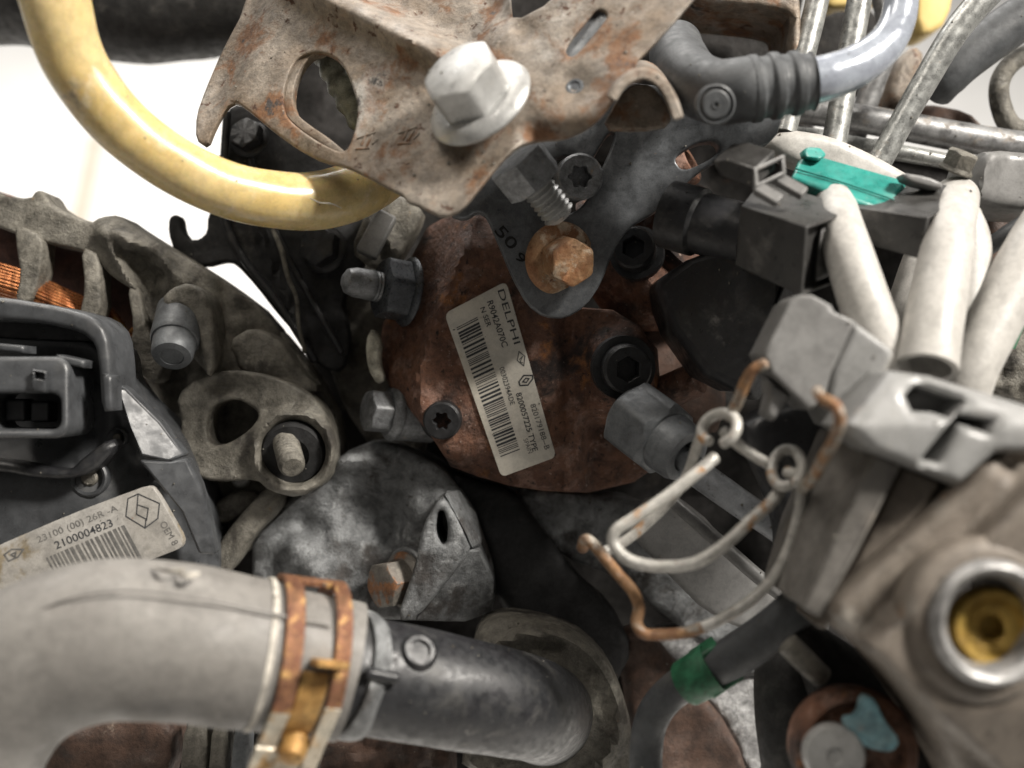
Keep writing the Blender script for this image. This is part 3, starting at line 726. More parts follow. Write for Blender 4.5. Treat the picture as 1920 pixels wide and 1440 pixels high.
# lamination stack and copper bundle inside
link('stator', *tube([(-90, 430, -40, 190), (60, 480, -38, 190), (190, 540, -38, 190), (330, 650, -42, 190)], 28, 6, 'flat'), 'lamination', alt)
for k in range(11):
    q = k / 10.0
    j = random.uniform(-2, 2)
    link('copper_wire', *tube([(-60, 478 + q * 62 + j, -17 + 6 * math.sin(q * 3), 8.2), (40, 508 + q * 62 - j, -15 + 6 * math.sin(q * 3), 8.2), (110, 538 + q * 58, -15 + 6 * math.sin(q * 3), 8.2), (170, 566 + q * 50 + j, -17 + 4 * math.sin(q * 3), 8.2), (215, 596 + q * 34, -24, 8.2)], 8, 5), 'copper', alt)
for k in range(7):
    link('copper_wire', *tube([(205 + k * 4, 575 + k * 5, -20, 8), (222 + k * 3, 610 + k * 3, -14 + k % 3, 8), (238 + k * 2, 640 - k * 4, -16, 8)], 8, 5), 'copper', alt)
# through bolt
Mtb = frame(P(336, 600, -3), (.06, -.72, .69))
link('through_bolt', *polar(Mtb, [(0, -4), (7.0, -4), (7.2, 8), (6.8, 9), (6.3, 9.2), (6.0, 14), (5.4, 15.2), (3.4, 15.4), (3.2, 15.0), (0, 15.0)], 32), 'fitting_grey', alt)
V, F = slab([(300, 560), (318, 540), (352, 528), (386, 548), (400, 600), (402, 680), (388, 712), (374, 660), (366, 600), (340, 572), (316, 580)], lambda x, y: 2 + wob(x, y, 20, .4), 16, 1.6, step=8)
link('bolt_sleeve', V, F, 'alu_dirty', alt)
V, F = slab([(425, 640), (470, 612), (520, 630), (560, 690), (600, 730), (560, 745), (500, 715), (450, 700)], lambda x, y: -9 + wob(x, y, 26, .6), 12, 1.6, step=9)
link('rib', V, F, 'alu_dirty', alt)
# foot casting with ring and stud
def ring_slab(cx, cy, ro, ri, n=28):
    return [(cx + ro * math.cos(a), cy + ro * .98 * math.sin(a)) for a in np.linspace(0, 2 * math.pi, n, endpoint=False)]
V, F = slab([(328, 742), (372, 706), (430, 692), (500, 702), (556, 724), (594, 752), (616, 790), (628, 850), (612, 905), (560, 935), (505, 922), (478, 898), (405, 905), (352, 890), (332, 830), (340, 790)],
            lambda x, y: -2 + wob(x, y, 28, .6) + 3.5 * math.exp(-((math.hypot(x - 550, y - 848) - 72) / 13) ** 2) - 3 * math.exp(-((x - 420) / 30) ** 2 - ((y - 725) / 14) ** 2), 14, 1.1, [[(550 + 60 * math.cos(a), 848 + 60 * math.sin(a)) for a in np.linspace(0, 6.28, 24, endpoint=False)], [(384, 800), (398, 758), (446, 746), (490, 776), (466, 808), (428, 832), (392, 838)]], step=7)
link('mounting_foot', V, F, 'alu_dirty', alt)
V, F = slab([(395, 1045), (420, 1000), (480, 930), (510, 905), (530, 925), (520, 960), (470, 1010), (440, 1060), (410, 1090)], lambda x, y: -6 + wob(x, y, 30, .4), 10, 2, step=12)
link('lower_strut', V, F, 'alu_dirty', alt)
V, F = slab([(395, 945), (440, 920), (485, 925), (470, 960), (420, 985), (390, 985)], lambda x, y: -12, 8, 2, step=12)
link('rib', V, F, 'alu_dirty', alt)
Ms = frame(P(550, 848, -3), (.03, -.30, .95))
link('bushing', *polar(Ms, [(0, -8), (9.4, -8), (9.5, 1), (8.8, 2.0), (5, 2.4), (4.6, 1.4), (0, 1.4)], 36), 'strut_black', alt)
Ms = frame(P(536, 830, -1), (.26, -.42, .70))
link('stud', *polar(Ms, [(0, 0), (3.9, 0)] + [(3.9 if k % 2 else 3.65, .5 + k * .7) for k in range(16)] + [(3.7, 12.4), (2.9, 13.2), (0, 13.2)], 26), 'alu_dirty', alt)
link('pin', *polar(frame(P(452, 895, -16), (.2, .2, .9)), [(0, -4), (3, -4), (3, 3), (2.4, 4), (0, 4)], 18), 'zinc', alt)
# black end cover
def zC(x, y):
    z = 24 + wob(x, y, 70, .5)
    z -= .0012 * max(0, x - 120) ** 2 * .25
    z += 3.2 * sstep(10, -10, (x - 235) * .92 - (y - 720) * .55) * sstep(850, 810, y) * 0
    z += 2.6 * max(gauss_line(x, y, (232, 735), (262, 850), 13), gauss_line(x, y, (262, 850), (318, 862), 13), gauss_line(x, y, (318, 862), (372, 1000), 14))
    z -= 2.5 * sstep(-12, 26, (x - 262) - (y - 800) * .55) * sstep(900, 840, y)
    z -= 4.5 * sstep(0, 26, (y - 905) + (x - 315) * .55) * sstep(420, 380, y * 0 + x) * .9
    z -= 6 * math.exp(-((x - 60) / 130) ** 4 - ((y - 745) / 120) ** 4)
    z -= 2.6 * math.exp(-((x - 265) / 42) ** 4 - ((y - 770) / 120) ** 4) * sstep(650, 700, y)
    return z
ov = thing('alternator_cover', 'black plastic alternator end cover with connector and grimy label', 'cover', 180, 900, 20)
V, F = slab([(-90, 620), (0, 632), (195, 640), (214, 660), (222, 715), (262, 758), (305, 795), (345, 848), (372, 905), (394, 975), (410, 1045), (400, 1120), (-90, 1200)], zC, 22, 2.4, step=7)
link('shell', V, F, 'cover_plastic', ov)
# raised rim arching over the connector
V, F = slab([(-90, 552), (0, 556), (110, 574), (172, 592), (200, 622), (208, 690), (210, 770), (188, 772), (183, 690), (176, 645), (150, 622), (80, 606), (0, 600), (-90, 596)], lambda x, y: 35 + wob(x, y, 80, .3), 20, 1.6, step=10)
link('rim', V, F, 'cover_plastic', ov)
V, F = slab([(-90, 860), (0, 862), (90, 880), (130, 882), (150, 860), (205, 820), (215, 840), (170, 888), (120, 900), (60, 896), (0, 884), (-90, 882)], lambda x, y: 31, 8, 1.8, step=10)
link('shelf', V, F, 'black_plastic', ov)
V, F = slab([(-90, 575), (0, 578), (150, 600), (196, 640), (200, 800), (150, 890), (-90, 890)], 17, 6, 1, step=26)
link('recess_wall', V, F, 'black_plastic', ov)
# connector socket
def rrect(x0, y0, x1, y1, r):
    o_ = []
    for cx, cy, a in ((x1 - r, y0 + r, -90), (x1 - r, y1 - r, 0), (x0 + r, y1 - r, 90), (x0 + r, y0 + r, 180)):
        for k in range(5):
            t = R_(a + k * 22.5); o_.append((cx + r * math.cos(t), cy + r * math.sin(t)))
    return o_
cn = link('connector', *slab(rrect(-40, 668, 128, 822, 26), lambda x, y: 42 + (y - 740) * .02, 18, 1.3, [rrect(-30, 738, 112, 806, 18)], step=10, smooth=0), 'cover_plastic', ov)
link('latch', *slab([(60, 692), (86, 696), (84, 736), (58, 732)], 43.6, 3, .5, [[(64, 697), (82, 700), (81, 712), (63, 709)]], step=7, smooth=0), 'cover_plastic', cn)
link('contact_insert', *slab(rrect(8, 748, 46, 790, 5), 33, 6, .8, step=9, smooth=0), 'black_plastic', cn)
link('contact_insert', *slab(rrect(56, 752, 92, 792, 5), 33, 6, .8, step=9, smooth=0), 'black_plastic', cn)
link('side_tab', *slab([(128, 735), (138, 738), (136, 800), (122, 796)], 38, 8, .7, step=8, smooth=0), 'cover_plastic', cn)
link('top_tab', *slab([(104, 664), (158, 676), (156, 690), (104, 680)], 39, 8, .7, step=8, smooth=0), 'cover_plastic', cn)
link('top_tab', *slab([(-40, 640), (44, 648), (44, 662), (-40, 654)], 39, 8, .7, step=8, smooth=0), 'cover_plastic', cn)
link('guide_rib', *slab([(190, 700), (208, 704), (210, 770), (194, 772)], 38, 8, .8, step=8, smooth=0), 'cover_plastic', ov)
# screws in their pockets
for (sx, sy, rr) in ((168, 896, 34), (220, 820, 18)):
    Mq = frame(P(sx, sy, zC(sx, sy) + .2), (-.05, .05, 1))
    r_ = S(rr, 24)
    link('screw_boss', *polar(Mq, [(r_ * 1.08, -3), (r_ * 1.05, .6), (r_ * .95, 1.0), (r_ * .80, .7), (r_ * .74, -2.0), (0, -2.0)], 32), 'cover_plastic', ov)
    link('screw', *polar(Mq, [(0, -2), (r_ * .48, -2), (r_ * .46, .2), (r_ * .36, .7), (0, .7)], 24), 'alu_dirty', ov)
link('facet_panel', *prism_px([(212, 716, 28), (236, 728, 28.5), (300, 792, 27), (348, 854, 24), (318, 864, 28.2), (262, 856, 29.6), (244, 800, 30)], 6), 'cover_plastic', ov, bevel=.9, segs=3)
link('facet_panel', *prism_px([(258, 862, 29.4), (318, 866, 28.2), (350, 858, 24.5), (374, 908, 22.5), (392, 975, 20), (404, 1040, 18), (372, 1040, 20.5), (340, 960, 26)], 6), 'cover_plastic', ov, bevel=.9, segs=3)
# grimy label
zk = lambda x, y: 31.0 - .012 * (x - 150)
V, F = slab([(-80, 1062), (-20, 1030), (130, 965), (262, 915), (280, 911), (291, 918), (320, 970), (343, 1010), (340, 1026), (325, 1034), (240, 1065), (60, 1130), (-80, 1180)], zk, 3.2, .12, step=18, smooth=1)
lb2 = link('label', V, F, 'sticker_grimy', ov); lb2['label'] = 'grimy grey barcode label with a diamond emblem'
text_px('2100004823', (106, 1030), (213, 986), 14.5, zk, 'ink', lb2, bold=.006)
text_px('23100 (00) 26R -A', (72, 1018), (222, 957), 12, zk, 'ink_faded', lb2)
text_px('OEM 8', (299, 982), (324, 1024), 13, zk, 'ink_faded', lb2)
diamond([(236, 968), (240, 935), (259, 926), (299, 944), (296, 972), (272, 990)], 2.2, 'ink', lb2, zk, [[(259, 926), (256, 964), (274, 973), (272, 990)], [(257, 946), (278, 953), (275, 975)]])
diamond([(8, 1040), (22, 1030), (44, 1030), (34, 1044), (16, 1052)], 3, 'ink_faded', lb2, zk, [[(20, 1040), (30, 1035), (28, 1044), (20, 1040)]])
bars = []; s = 0.0
while s < 1:
    w = rb.choice((.022, .03, .045)); g = rb.choice((.018, .022, .03))
    q = lambda u: (86 + 142 * u, 1046 - 60 * u)
    a, c = q(s), q(s + w); dx, dy = 42, 78
    bars.append(quad_px([a, c, (c[0] + dx, c[1] + dy), (a[0] + dx, a[1] + dy)], zk)); s += w + g
link('barcode', *join(*bars), 'ink_faded', lb2)

# ================================================================== big grey coolant hose with its spring clamp
hp = [(-150, 1660, 70, 330), (-112, 1540, 72, 322), (-85, 1430, 74, 312), (-20, 1310, 76, 306), (90, 1228, 78, 302), (220, 1198, 78, 300), (350, 1206, 76, 292), (450, 1222, 73, 282), (540, 1238, 70, 270), (620, 1252, 67, 262), (655, 1259, 66, 258)]
V, F = tube(hp, 56, 10, 'flat', rough=.010)
hose_seam = tube([(x, y - .30 * d, z + S(d, z) * .40, 5) for x, y, z, d in hp[3:-1]], 8, 8)
hose = link('coolant_hose', V, F, 'grey_hose'); tag(hose, 'fat grey rubber coolant hose bending down at the lower left', 'hose')
link('seam', *hose_seam, 'grey_hose', hose)
# clamp bands: thick partial rings round the hose axis
def hose_frame(u):
    a = Vector(P(450, 1222, 73)); b_ = Vector(P(655, 1259, 66)); c = a + (b_ - a) * u
    return frame(c, (.92, -.18, -.34), (0, 1, -.24))
def band(u0, u1, R0, th, a0, a1, n=40, lift=None, skew=0.0):
    """curved strap from angle a0 to a1 (0 = image right of the frame) between axial positions"""
    V, F = [], []
    M = hose_frame(0)
    Lh = (P(655, 1259, 66) - P(450, 1222, 73)).length
    for i in range(n + 1):
        t = i / n; a = R_(a0 + (a1 - a0) * t)
        r = R0 + (lift(t) if lift else 0); sk = skew * t - .17
        for (rr, u) in ((r, u0 + sk), (r, u1 + sk), (r + th, u1 + sk), (r + th, u0 + sk)):
            V.append(M @ Vector((rr * math.cos(a), rr * math.sin(a), u * Lh)))
    for i in range(n):
        for k in range(4):
            j = (k + 1) % 4; F.append((i * 4 + k, i * 4 + j, i * 4 + 4 + j, i * 4 + 4 + k))
    F += [(0, 1, 2, 3), tuple(n * 4 + k for k in (3, 2, 1, 0))]
    return V, F
Rh = S(276, 70) / 2
clamp = thing('hose_clamp', 'rusty spring clamp around the grey coolant hose end', 'clamp', 560, 1250, 80)
link('edge_strip', *band(.33, .38, Rh - .4, .9, 70, 262, skew=-.05), 'cut_rubber', hose)
link('band', *band(.42, .58, Rh + .15, 1.5, 50, 222), 'rust_clamp', clamp, bevel=.25)
link('band', *band(.86, 1.0, Rh + .15, 1.5, 50, 214), 'rust_clamp', clamp, bevel=.25)
link('bridge', *band(.58, .86, Rh + .15, 1.5, 98, 112, 8), 'rust_clamp', clamp, bevel=.25)
def tang(a0, a1, t0, off=0.0):
    def f(t):
        a = a0 + (a1 - a0) * t
        return (Rh * (1 / math.cos(R_(a - t0)) - 1) if a > t0 else 0) * .96 + off
    return f
link('leg', *band(.42, .58, Rh + .15, 1.5, 222, 262, 26, tang(222, 262, 222), -.04), 'bare_clamp', clamp, bevel=.25)
link('leg', *band(.86, 1.0, Rh + .15, 1.5, 214, 262, 26, tang(214, 262, 216), -.06), 'bare_clamp', clamp, bevel=.25)
link('tail', *band(.38, .94, Rh + .3, 1.6, 251, 264, 10, tang(251, 264, 219), -.02), 'bare_clamp', clamp, bevel=.25)
link('tongue', *band(.60, .84, Rh + .10, 1.3, 190, 246, 26, tang(190, 246, 228), -.03), 'ochre_clamp', clamp, bevel=.25)
M = hose_frame(0); Lh = (P(655, 1259, 66) - P(450, 1222, 73)).length
a = R_(183); c = M @ Vector(((Rh + 3.6) * math.cos(a), (Rh + 3.6) * math.sin(a), .63 * Lh))
rad = (M.to_3x3() @ Vector((math.cos(a), math.sin(a), 0))); axh = M.to_3x3() @ Vector((0, 0, 1))
link('tab', *box(frame(c, rad.cross(axh), rad), S(62, 85), 7.5, 1.7), 'ochre_clamp', clamp, bevel=.35)
a = R_(248); rc = Rh / math.cos(R_(248 - 219)) + .5; c = M @ Vector((rc * math.cos(a), rc * math.sin(a), .53 * Lh))
rad = (M.to_3x3() @ Vector((math.cos(a), math.sin(a), 0)))
link('catch', *polar(frame(c, rad + axh * -.1 + Vector((0, 0, .5))), [(0, -2), (3.0, -2), (3.2, 3), (2.6, 4.3), (1.3, 4.8), (0, 4.9)], 22), 'ochre_clamp', clamp)

# ================================================================== black coolant pipe and its flange
pp = thing('coolant_pipe', 'dusty black plastic coolant pipe joined to the grey hose', 'pipe', 880, 1290, 40)
link('pipe', *tube([(560, 1240, 63, 216), (660, 1262, 61, 216), (760, 1280, 56, 214), (850, 1298, 51, 208), (930, 1313, 45, 200), (985, 1325, 36, 192), (1012, 1334, 22, 186), (1020, 1340, 4, 184), (1018, 1340, -20, 182)], 48, 8, 'round', rough=.006), 'black_plastic', pp)
link('collar', *tube([(644, 1259, 62, 240), (672, 1265, 60, 240), (690, 1268, 59, 226)], 44, 4, 'flat', rough=.03), 'alu_cast', pp)
link('nub', *polar(frame(P(785, 1222, 66), (.35, .55, .75)), [(0, -4), (5.0, -4), (4.6, 0), (3.6, 1.2), (2.6, 1.2), (2.4, .3), (0, .3)], 26), 'black_plastic', pp)
link('rib', *tube([(690, 1262, 75, 22), (744, 1272, 73, 22)], 14, 3), 'black_plastic', pp)
link('chip', *slab([(640, 1290), (662, 1288), (657, 1308), (636, 1314)], 74.5, 2.5, .3, step=9, smooth=0), 'pale_tube', pp)
V, F = slab([(886, 1205), (905, 1172), (945, 1158), (1010, 1166), (1080, 1188), (1130, 1230), (1165, 1290), (1188, 1370), (1195, 1480), (860, 1480), (880, 1300)], lambda x, y: 6 + wob(x, y, 50, .8) - .03 * max(0, x - 1050) + 4 * math.exp(-((math.hypot(x - 1010, y - 1340) - 150) / 16) ** 2), 16, 4, step=14)
o = link('outlet_flange', V, F, 'alu_dirty'); tag(o, 'dusty brown round flange behind the black coolant pipe', 'flange')
V, F = slab([(600, 1360), (700, 1345), (800, 1380), (850, 1440), (850, 1500), (590, 1500)], lambda x, y: 8 + wob(x, y, 18, 1.6), 20, 4, step=9)
o = link('lower_casting', V, F, 'brown_cast'); tag(o, 'crusty brown casting below the black coolant pipe', 'casting')
V, F = slab([(60, 1400), (130, 1360), (230, 1330), (300, 1330), (330, 1400), (300, 1500), (40, 1500)], lambda x, y: 20 + wob(x, y, 40, 1.5), 14, 3, step=12)
o = link('shaded_casting', V, F, 'brown_cast'); tag(o, 'shaded brown casting under the bend of the grey hose', 'casting')
for k, (xa, wd, mm) in enumerate(((345, 46, 'alu_dirty'), (398, 30, 'alu_dirty'), (440, 26, 'fitting_grey'))):
    V, F = slab([(xa, 1345), (xa + wd, 1360), (xa + wd - 8, 1510), (xa - 14, 1510)], 24 + k, 8, 1.2, step=14)
    o = link('support_rib', V, F, mm)
    tag(o, ('broad tan metal rib under the grey hose', 'narrow tan metal rib under the grey hose', 'grey metal rib under the grey hose beside the clamp')[k], 'rib')

# ================================================================== aluminium casting at the centre bottom
ac = thing('aluminium_housing', 'grey aluminium housing with a slotted boss below the alternator foot', 'housing', 720, 1000, -10)
def zH(x, y):   # front of the cast housing
    z = -14 + wob(x, y, 48, 1.0) + wob(x, y, 14, .35)
    d = math.hypot((x - 832) / 95, (y - 1020) / 125)
    z += 5 * sstep(1.25, .55, d)
    z += .6 * max(gauss_line(x, y, (826, 935), (778, 985), 10), gauss_line(x, y, (826, 935), (868, 1010), 10), gauss_line(x, y, (868, 1010), (790, 1130), 10))
    z -= 4 * sstep(0, 20, (x - 845) * .62 + (y - 1060) * .5) * sstep(940, 880, x)
    z -= 9 * math.exp(-((x - 705) / 62) ** 2 - ((y - 985) / 62) ** 2) + 4 * math.exp(-((x - 560) / 50) ** 2 - ((y - 985) / 30) ** 2)
    z += wob(x + 30, y, 27, 1.0) + 3 * gauss_line(x, y, (480, 1010), (640, 862), 14)
    z += 5 * gauss_line(x, y, (560, 1030), (660, 1190), 30) + 3 * gauss_line(x, y, (640, 870), (740, 850), 18)
    z -= .03 * max(0, 620 - x)
    return z
V, F = slab([(470, 1000), (520, 950), (580, 900), (640, 850), (700, 825), (760, 840), (830, 880), (870, 930), (905, 1000), (925, 1060), (930, 1110), (920, 1150), (870, 1168), (760, 1165), (705, 1165), (700, 1220), (640, 1250), (540, 1140), (470, 1100)], zH, 30, 2.4, [[(822, 962), (833, 960), (840, 985), (838, 1018), (828, 1024), (818, 1000)]], step=9)
link('body', V, F, 'alu_cast', ac)
V, F = slab([(826, 928), (846, 950), (872, 1006), (884, 1034), (840, 1090), (778, 1164), (742, 1164), (778, 1062), (792, 985)], lambda x, y: 4 + .015 * (x - 830) + .004 * (y - 1040) + wob(x, y, 16, .3), 18, 1.3, [[(820, 960), (832, 956), (840, 985), (838, 1018), (828, 1024), (816, 1000)]], step=8)
link('boss', V, F, 'alu_cast', ac)
link('boss_face', *prism_px([(878, 1030, 3.2), (900, 1030, 0), (926, 1086, -5), (922, 1148, -8), (872, 1166, -5), (776, 1164, 2.4), (838, 1088, 3.4)], 18), 'alu_cast', ac, bevel=.8, segs=3)
link('boss_shoulder', *prism_px([(830, 926, 2), (862, 920, -8), (892, 965, -9), (904, 1022, -4), (886, 1032, 3.5), (874, 1004, 4), (848, 948, 3.5)], 16), 'alu_cast', ac, bevel=1.0, segs=3)
Mq = frame(P(762, 1088, zH(790, 1090) + 1), (-.70, -.05, .70), (0, 0, 1))
b = link('flange_bolt', *hex_bolt(Mq, 12.5, 10, 8.8, 2.6, R_(8)), 'steel_rusty', ac); b['label'] = 'rusty hex bolt beside the slotted boss'
link('washer', *polar(Mq, [(0, -3), (9.8, -3), (10, -.5), (9.4, .1), (0, .1)], 36), 'zinc_dull', ac)

# dark strut, and plates on the right of it
V, F = slab([(835, 880), (880, 900), (960, 918), (1010, 985), (1080, 1080), (1150, 1140), (1190, 1220), (1150, 1300), (1080, 1240), (985, 1180), (930, 1130), (915, 1050), (890, 960)], lambda x, y: -16 + wob(x, y, 60, .8), 12, 3, step=14)
o = link('black_strut', V, F, 'strut_black'); tag(o, 'black strut running diagonally below the rusty pump', 'strut')
V, F = slab([(955, 915), (1080, 925), (1200, 935), (1300, 1010), (1420, 1130), (1480, 1230), (1420, 1290), (1290, 1190), (1150, 1080), (1060, 1050), (1000, 985)], lambda x, y: -24 + wob(x, y, 38, 1.2), 14, 3, step=13)
o = link('alloy_web', V, F, 'alu_cast'); tag(o, 'mottled grey alloy web behind the wire clip', 'casting')
V, F = slab([(1150, 1200), (1215, 1180), (1290, 1270), (1380, 1380), (1420, 1500), (1190, 1500), (1180, 1320)], lambda x, y: -20 + wob(x, y, 40, 1.2), 14, 3, step=13)
o = link('cast_link', V, F, 'brown_cast'); tag(o, 'rusty brown cast link behind the thin grey hose', 'link')
V, F = slab([(1215, 1190), (1290, 1180), (1480, 1210), (1500, 1300), (1430, 1440), (1415, 1470), (1370, 1370), (1300, 1280)], lambda x, y: -27 + wob(x, y, 16, .8), 12, 2, step=10)
o = link('alloy_plate', V, F, 'alu_bright'); tag(o, 'bright speckled alloy plate under the green hose band', 'plate')
# smooth grey plates crossed by the wire clip
V, F = slab([(1165, 985), (1230, 925), (1300, 945), (1405, 1065), (1480, 1140), (1440, 1200), (1330, 1155), (1245, 1070)], lambda x, y: -2 + wob(x, y, 90, .5), 6, 1.5, step=14)
o = link('shield_plate', V, F, 'grey_plastic'); tag(o, 'smooth grey shield plate behind the wire clip loop', 'plate')
V, F = tube([(1250, 930, 8, 26), (1330, 1000, 10, 28), (1420, 1080, 12, 28), (1500, 1140, 12, 28)], 14, 5, 'flat')
o = link('thin_rod', V, F, 'grey_plastic'); tag(o, 'thin grey rod running beside the steel fuel pipe', 'rod')

# ================================================================== wire clip
wc = thing('wire_clip', 'bent white metal spring wire clip with rusty ends', 'clip', 1330, 950, 60)
d = 27
def wire(pts, m, dd=d, name='wire'):
    return link(name, *tube([(x, y, z, dd * .88) for x, y, z in pts], 18, 8), m, wc)
wire([(1340, 858, 66), (1300, 892, 68), (1240, 938, 68), (1185, 974, 68), (1154, 996, 68), (1152, 1022, 68), (1180, 1050, 69), (1235, 1062, 70), (1300, 1056, 71), (1355, 1024, 71), (1405, 978, 70), (1447, 940, 68), (1466, 912, 64)], 'wire_white', 27, 'front_loop')
wire([(1134, 1034, 54), (1160, 1022, 52), (1205, 988, 52), (1260, 934, 52), (1290, 888, 54), (1306, 840, 58), (1318, 808, 62)], 'wire_white', 23, 'back_leg')
# coil at the left, coil at the right: short helices
def coil(cx, cy, cz, rx, ry, ang, dd, a0, a1, rise, m='wire_white'):
    ca, sa = math.cos(ang), math.sin(ang); pts = []
    for k in range(13):
        t = k / 12; a = R_(a0 + (a1 - a0) * t); u, v = rx * math.cos(a), ry * math.sin(a)
        pts.append((cx + u * ca - v * sa + rise[0] * t, cy + u * sa + v * ca + rise[1] * t, cz + 4 * math.sin(a + .6) + 3 * t))
    return wire(pts, m, dd, 'coil')
coil(1346, 800, 66, 34, 25, R_(-35), 24, 150, 470, (6, 6))
coil(1474, 876, 66, 27, 36, R_(12), 24, 60, 400, (2, 4))
wire([(1356, 808, 64), (1385, 834, 65), (1420, 858, 65), (1452, 876, 63)], 'wire_white', 24, 'cross_bar')
wire([(1474, 884, 69), (1492, 892, 70), (1503, 918, 70), (1496, 970, 69), (1478, 1030, 68), (1450, 1082, 67), (1405, 1128, 67), (1350, 1162, 66), (1318, 1176, 66)], 'wire_white', 25, 'outer_leg')
wire([(1322, 1175, 66), (1285, 1186, 65), (1240, 1190, 64), (1208, 1188, 64), (1194, 1168, 63), (1198, 1138, 62), (1186, 1108, 62), (1160, 1078, 61), (1132, 1044, 60), (1112, 1020, 59), (1098, 1012, 57), (1092, 1028, 54)], 'wire_rust', 25, 'lower_leg')
wire([(1434, 682, 76), (1412, 694, 75), (1396, 720, 73), (1382, 756, 70), (1366, 782, 67)], 'wire_rust', 25, 'upper_hook')
wire([(1533, 735, 92), (1542, 748, 97), (1566, 760, 100), (1575, 788, 100), (1562, 828, 96), (1542, 862, 90), (1524, 896, 82), (1506, 916, 72)], 'wire_rust', 25, 'right_hook')

# ================================================================== right foreground: sensor housing
sh = thing('sensor_housing', 'blurred tan metal housing with a brass threaded port', 'housing', 1800, 1150, 90)
def zR(x, y):
    z = 97 + wob(x, y, 120, .25)
    z += 8 * sstep(-26, 26, ((x - 1790) * .69 + (y - 1005) * .72) - 30)          # raised part that carries the port
    z -= 6 * sstep(0, 30, (y - 1215) - (x - 1640) * .95) 
    z -= .05 * max(0, y - 1330)
    z -= 5 * gauss_line(x, y, (1900, 870), (1990, 860), 22)
    return z
V, F = slab([(1700, 1010), (1806, 916), (1850, 866), (1990, 806), (1990, 1560), (1850, 1560), (1790, 1420), (1710, 1300), (1640, 1228), (1572, 1186), (1566, 1145), (1620, 1090)], zR, 34, 2.6, [[(1856 + 92 * math.cos(t), 1166 + 92 * math.sin(t)) for t in np.linspace(0, 6.283, 20, endpoint=False)]], step=10)
link('body', V, F, 'tan_cast', sh)
for nm, pts, dz, mt in (('side_wall', [(1590, 806, 80), (1640, 850, 86), (1576, 980, 84), (1502, 1136, 82), (1472, 1120, 76), (1510, 990, 76)], 24, 'housing_grey'),
                        ('rail', [(1642, 850, 92), (1692, 873, 93), (1610, 1035, 92), (1540, 1160, 90), (1504, 1140, 90), (1578, 982, 91)], 24, 'housing_grey'),
                        ('rail', [(1694, 876, 89), (1766, 906, 91), (1700, 990, 90), (1562, 1140, 88), (1552, 1182, 87), (1530, 1176, 87), (1614, 1040, 88)], 20, 'tan_cast')):
    link(nm, *prism_px(pts, dz), mt, sh, bevel=.9, segs=3)
V, F = slab([(1655, 880), (1760, 915), (1720, 985), (1590, 1130), (1560, 1140), (1500, 1060)], 74, 20, 3, step=16)
link('gasket', V, F, 'black_rubber', sh)
Mp = frame(P(1856, 1166, 106), (.04, .04, 1))
link('port_ring', *polar(Mp, [(8.8, -9), (12.4, -9), (12.8, 1), (12.2, 2.4), (11.2, 3.0), (10.2, 2.4), (9.4, 1.2), (8.9, -1), (8.8, -9)], 48), 'chrome_ring', sh)
link('brass_insert', *polar(frame(P(1864, 1178, 101), (-.16, .10, .98)), [(8.6, -4), (8.5, 0), (7.6, 1.4), (6.0, 1.0), (5.0, -.6), (3.2, -1.2), (2.6, -1.6), (2.4, -7), (0, -7)], 40), 'brass', sh)
link('boss', *polar(Mp, [(16.5, -10), (17.0, -2.2), (16.0, -.6), (14.4, .2), (12.7, .2)], 44), 'tan_cast', sh)

# pale connector block on top of the housing
pc = thing('pale_connector', 'pale grey plastic connector block with slots on the tan housing', 'connector', 1750, 800, 90)
V, F = slab([(1588, 800), (1670, 694), (1745, 705), (1960, 770), (1960, 850), (1870, 850), (1800, 912), (1640, 848)], lambda x, y: 98 - .055 * max(0, 800 - y) + .5 * sstep(1650, 1800, x), 20, 2.2, [[(1702, 742), (1722, 722), (1812, 752), (1790, 786), (1752, 774), (1716, 772)], [(1732, 862), (1762, 868), (1806, 796), (1856, 812), (1866, 790), (1800, 778)]], step=11, smooth=0)
link('block', V, F, 'pale_plastic', pc)
link('slot_floor', *slab([(1680, 715), (1900, 770), (1880, 860), (1780, 885), (1690, 850)], 86, 5, 1, step=20), 'grey_plastic', pc)
link('latch_tab', *slab([(1782, 852), (1812, 808), (1850, 822), (1820, 872)], 95, 6, 1.2, step=10), 'pale_plastic', pc)

# grey connector gripped by the wire hooks
gc = thing('grey_connector', 'square grey plastic connector held by the rusty wire hooks', 'connector', 1530, 660, 70)
V, F = slab([(1432, 662), (1480, 566), (1500, 552), (1522, 552), (1560, 572), (1565, 584), (1608, 604), (1560, 700), (1548, 745), (1520, 770), (1448, 700)], lambda x, y: 76 + wob(x, y, 80, .2), 16, .7, step=11, smooth=0)
link('face', V, F, 'grey_plastic', gc)
V, F = slab([(1606, 604), (1672, 652), (1680, 664), (1650, 740), (1600, 812), (1574, 800), (1552, 760), (1560, 700)], lambda x, y: 77 + .02 * (x - 1600), 22, 1.6, step=11, smooth=0)
link('side', V, F, 'pale_plastic', gc)
link('tooth', *slab([(1440, 712), (1484, 742), (1452, 790), (1436, 778), (1444, 744)], 73, 8, 1.0, step=9, smooth=0), 'grey_plastic', gc)
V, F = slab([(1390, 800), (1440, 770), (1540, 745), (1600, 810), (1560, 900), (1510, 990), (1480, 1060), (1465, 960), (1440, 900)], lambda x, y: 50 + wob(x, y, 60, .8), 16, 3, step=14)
link('shaded_back', V, F, 'black_plastic', gc)

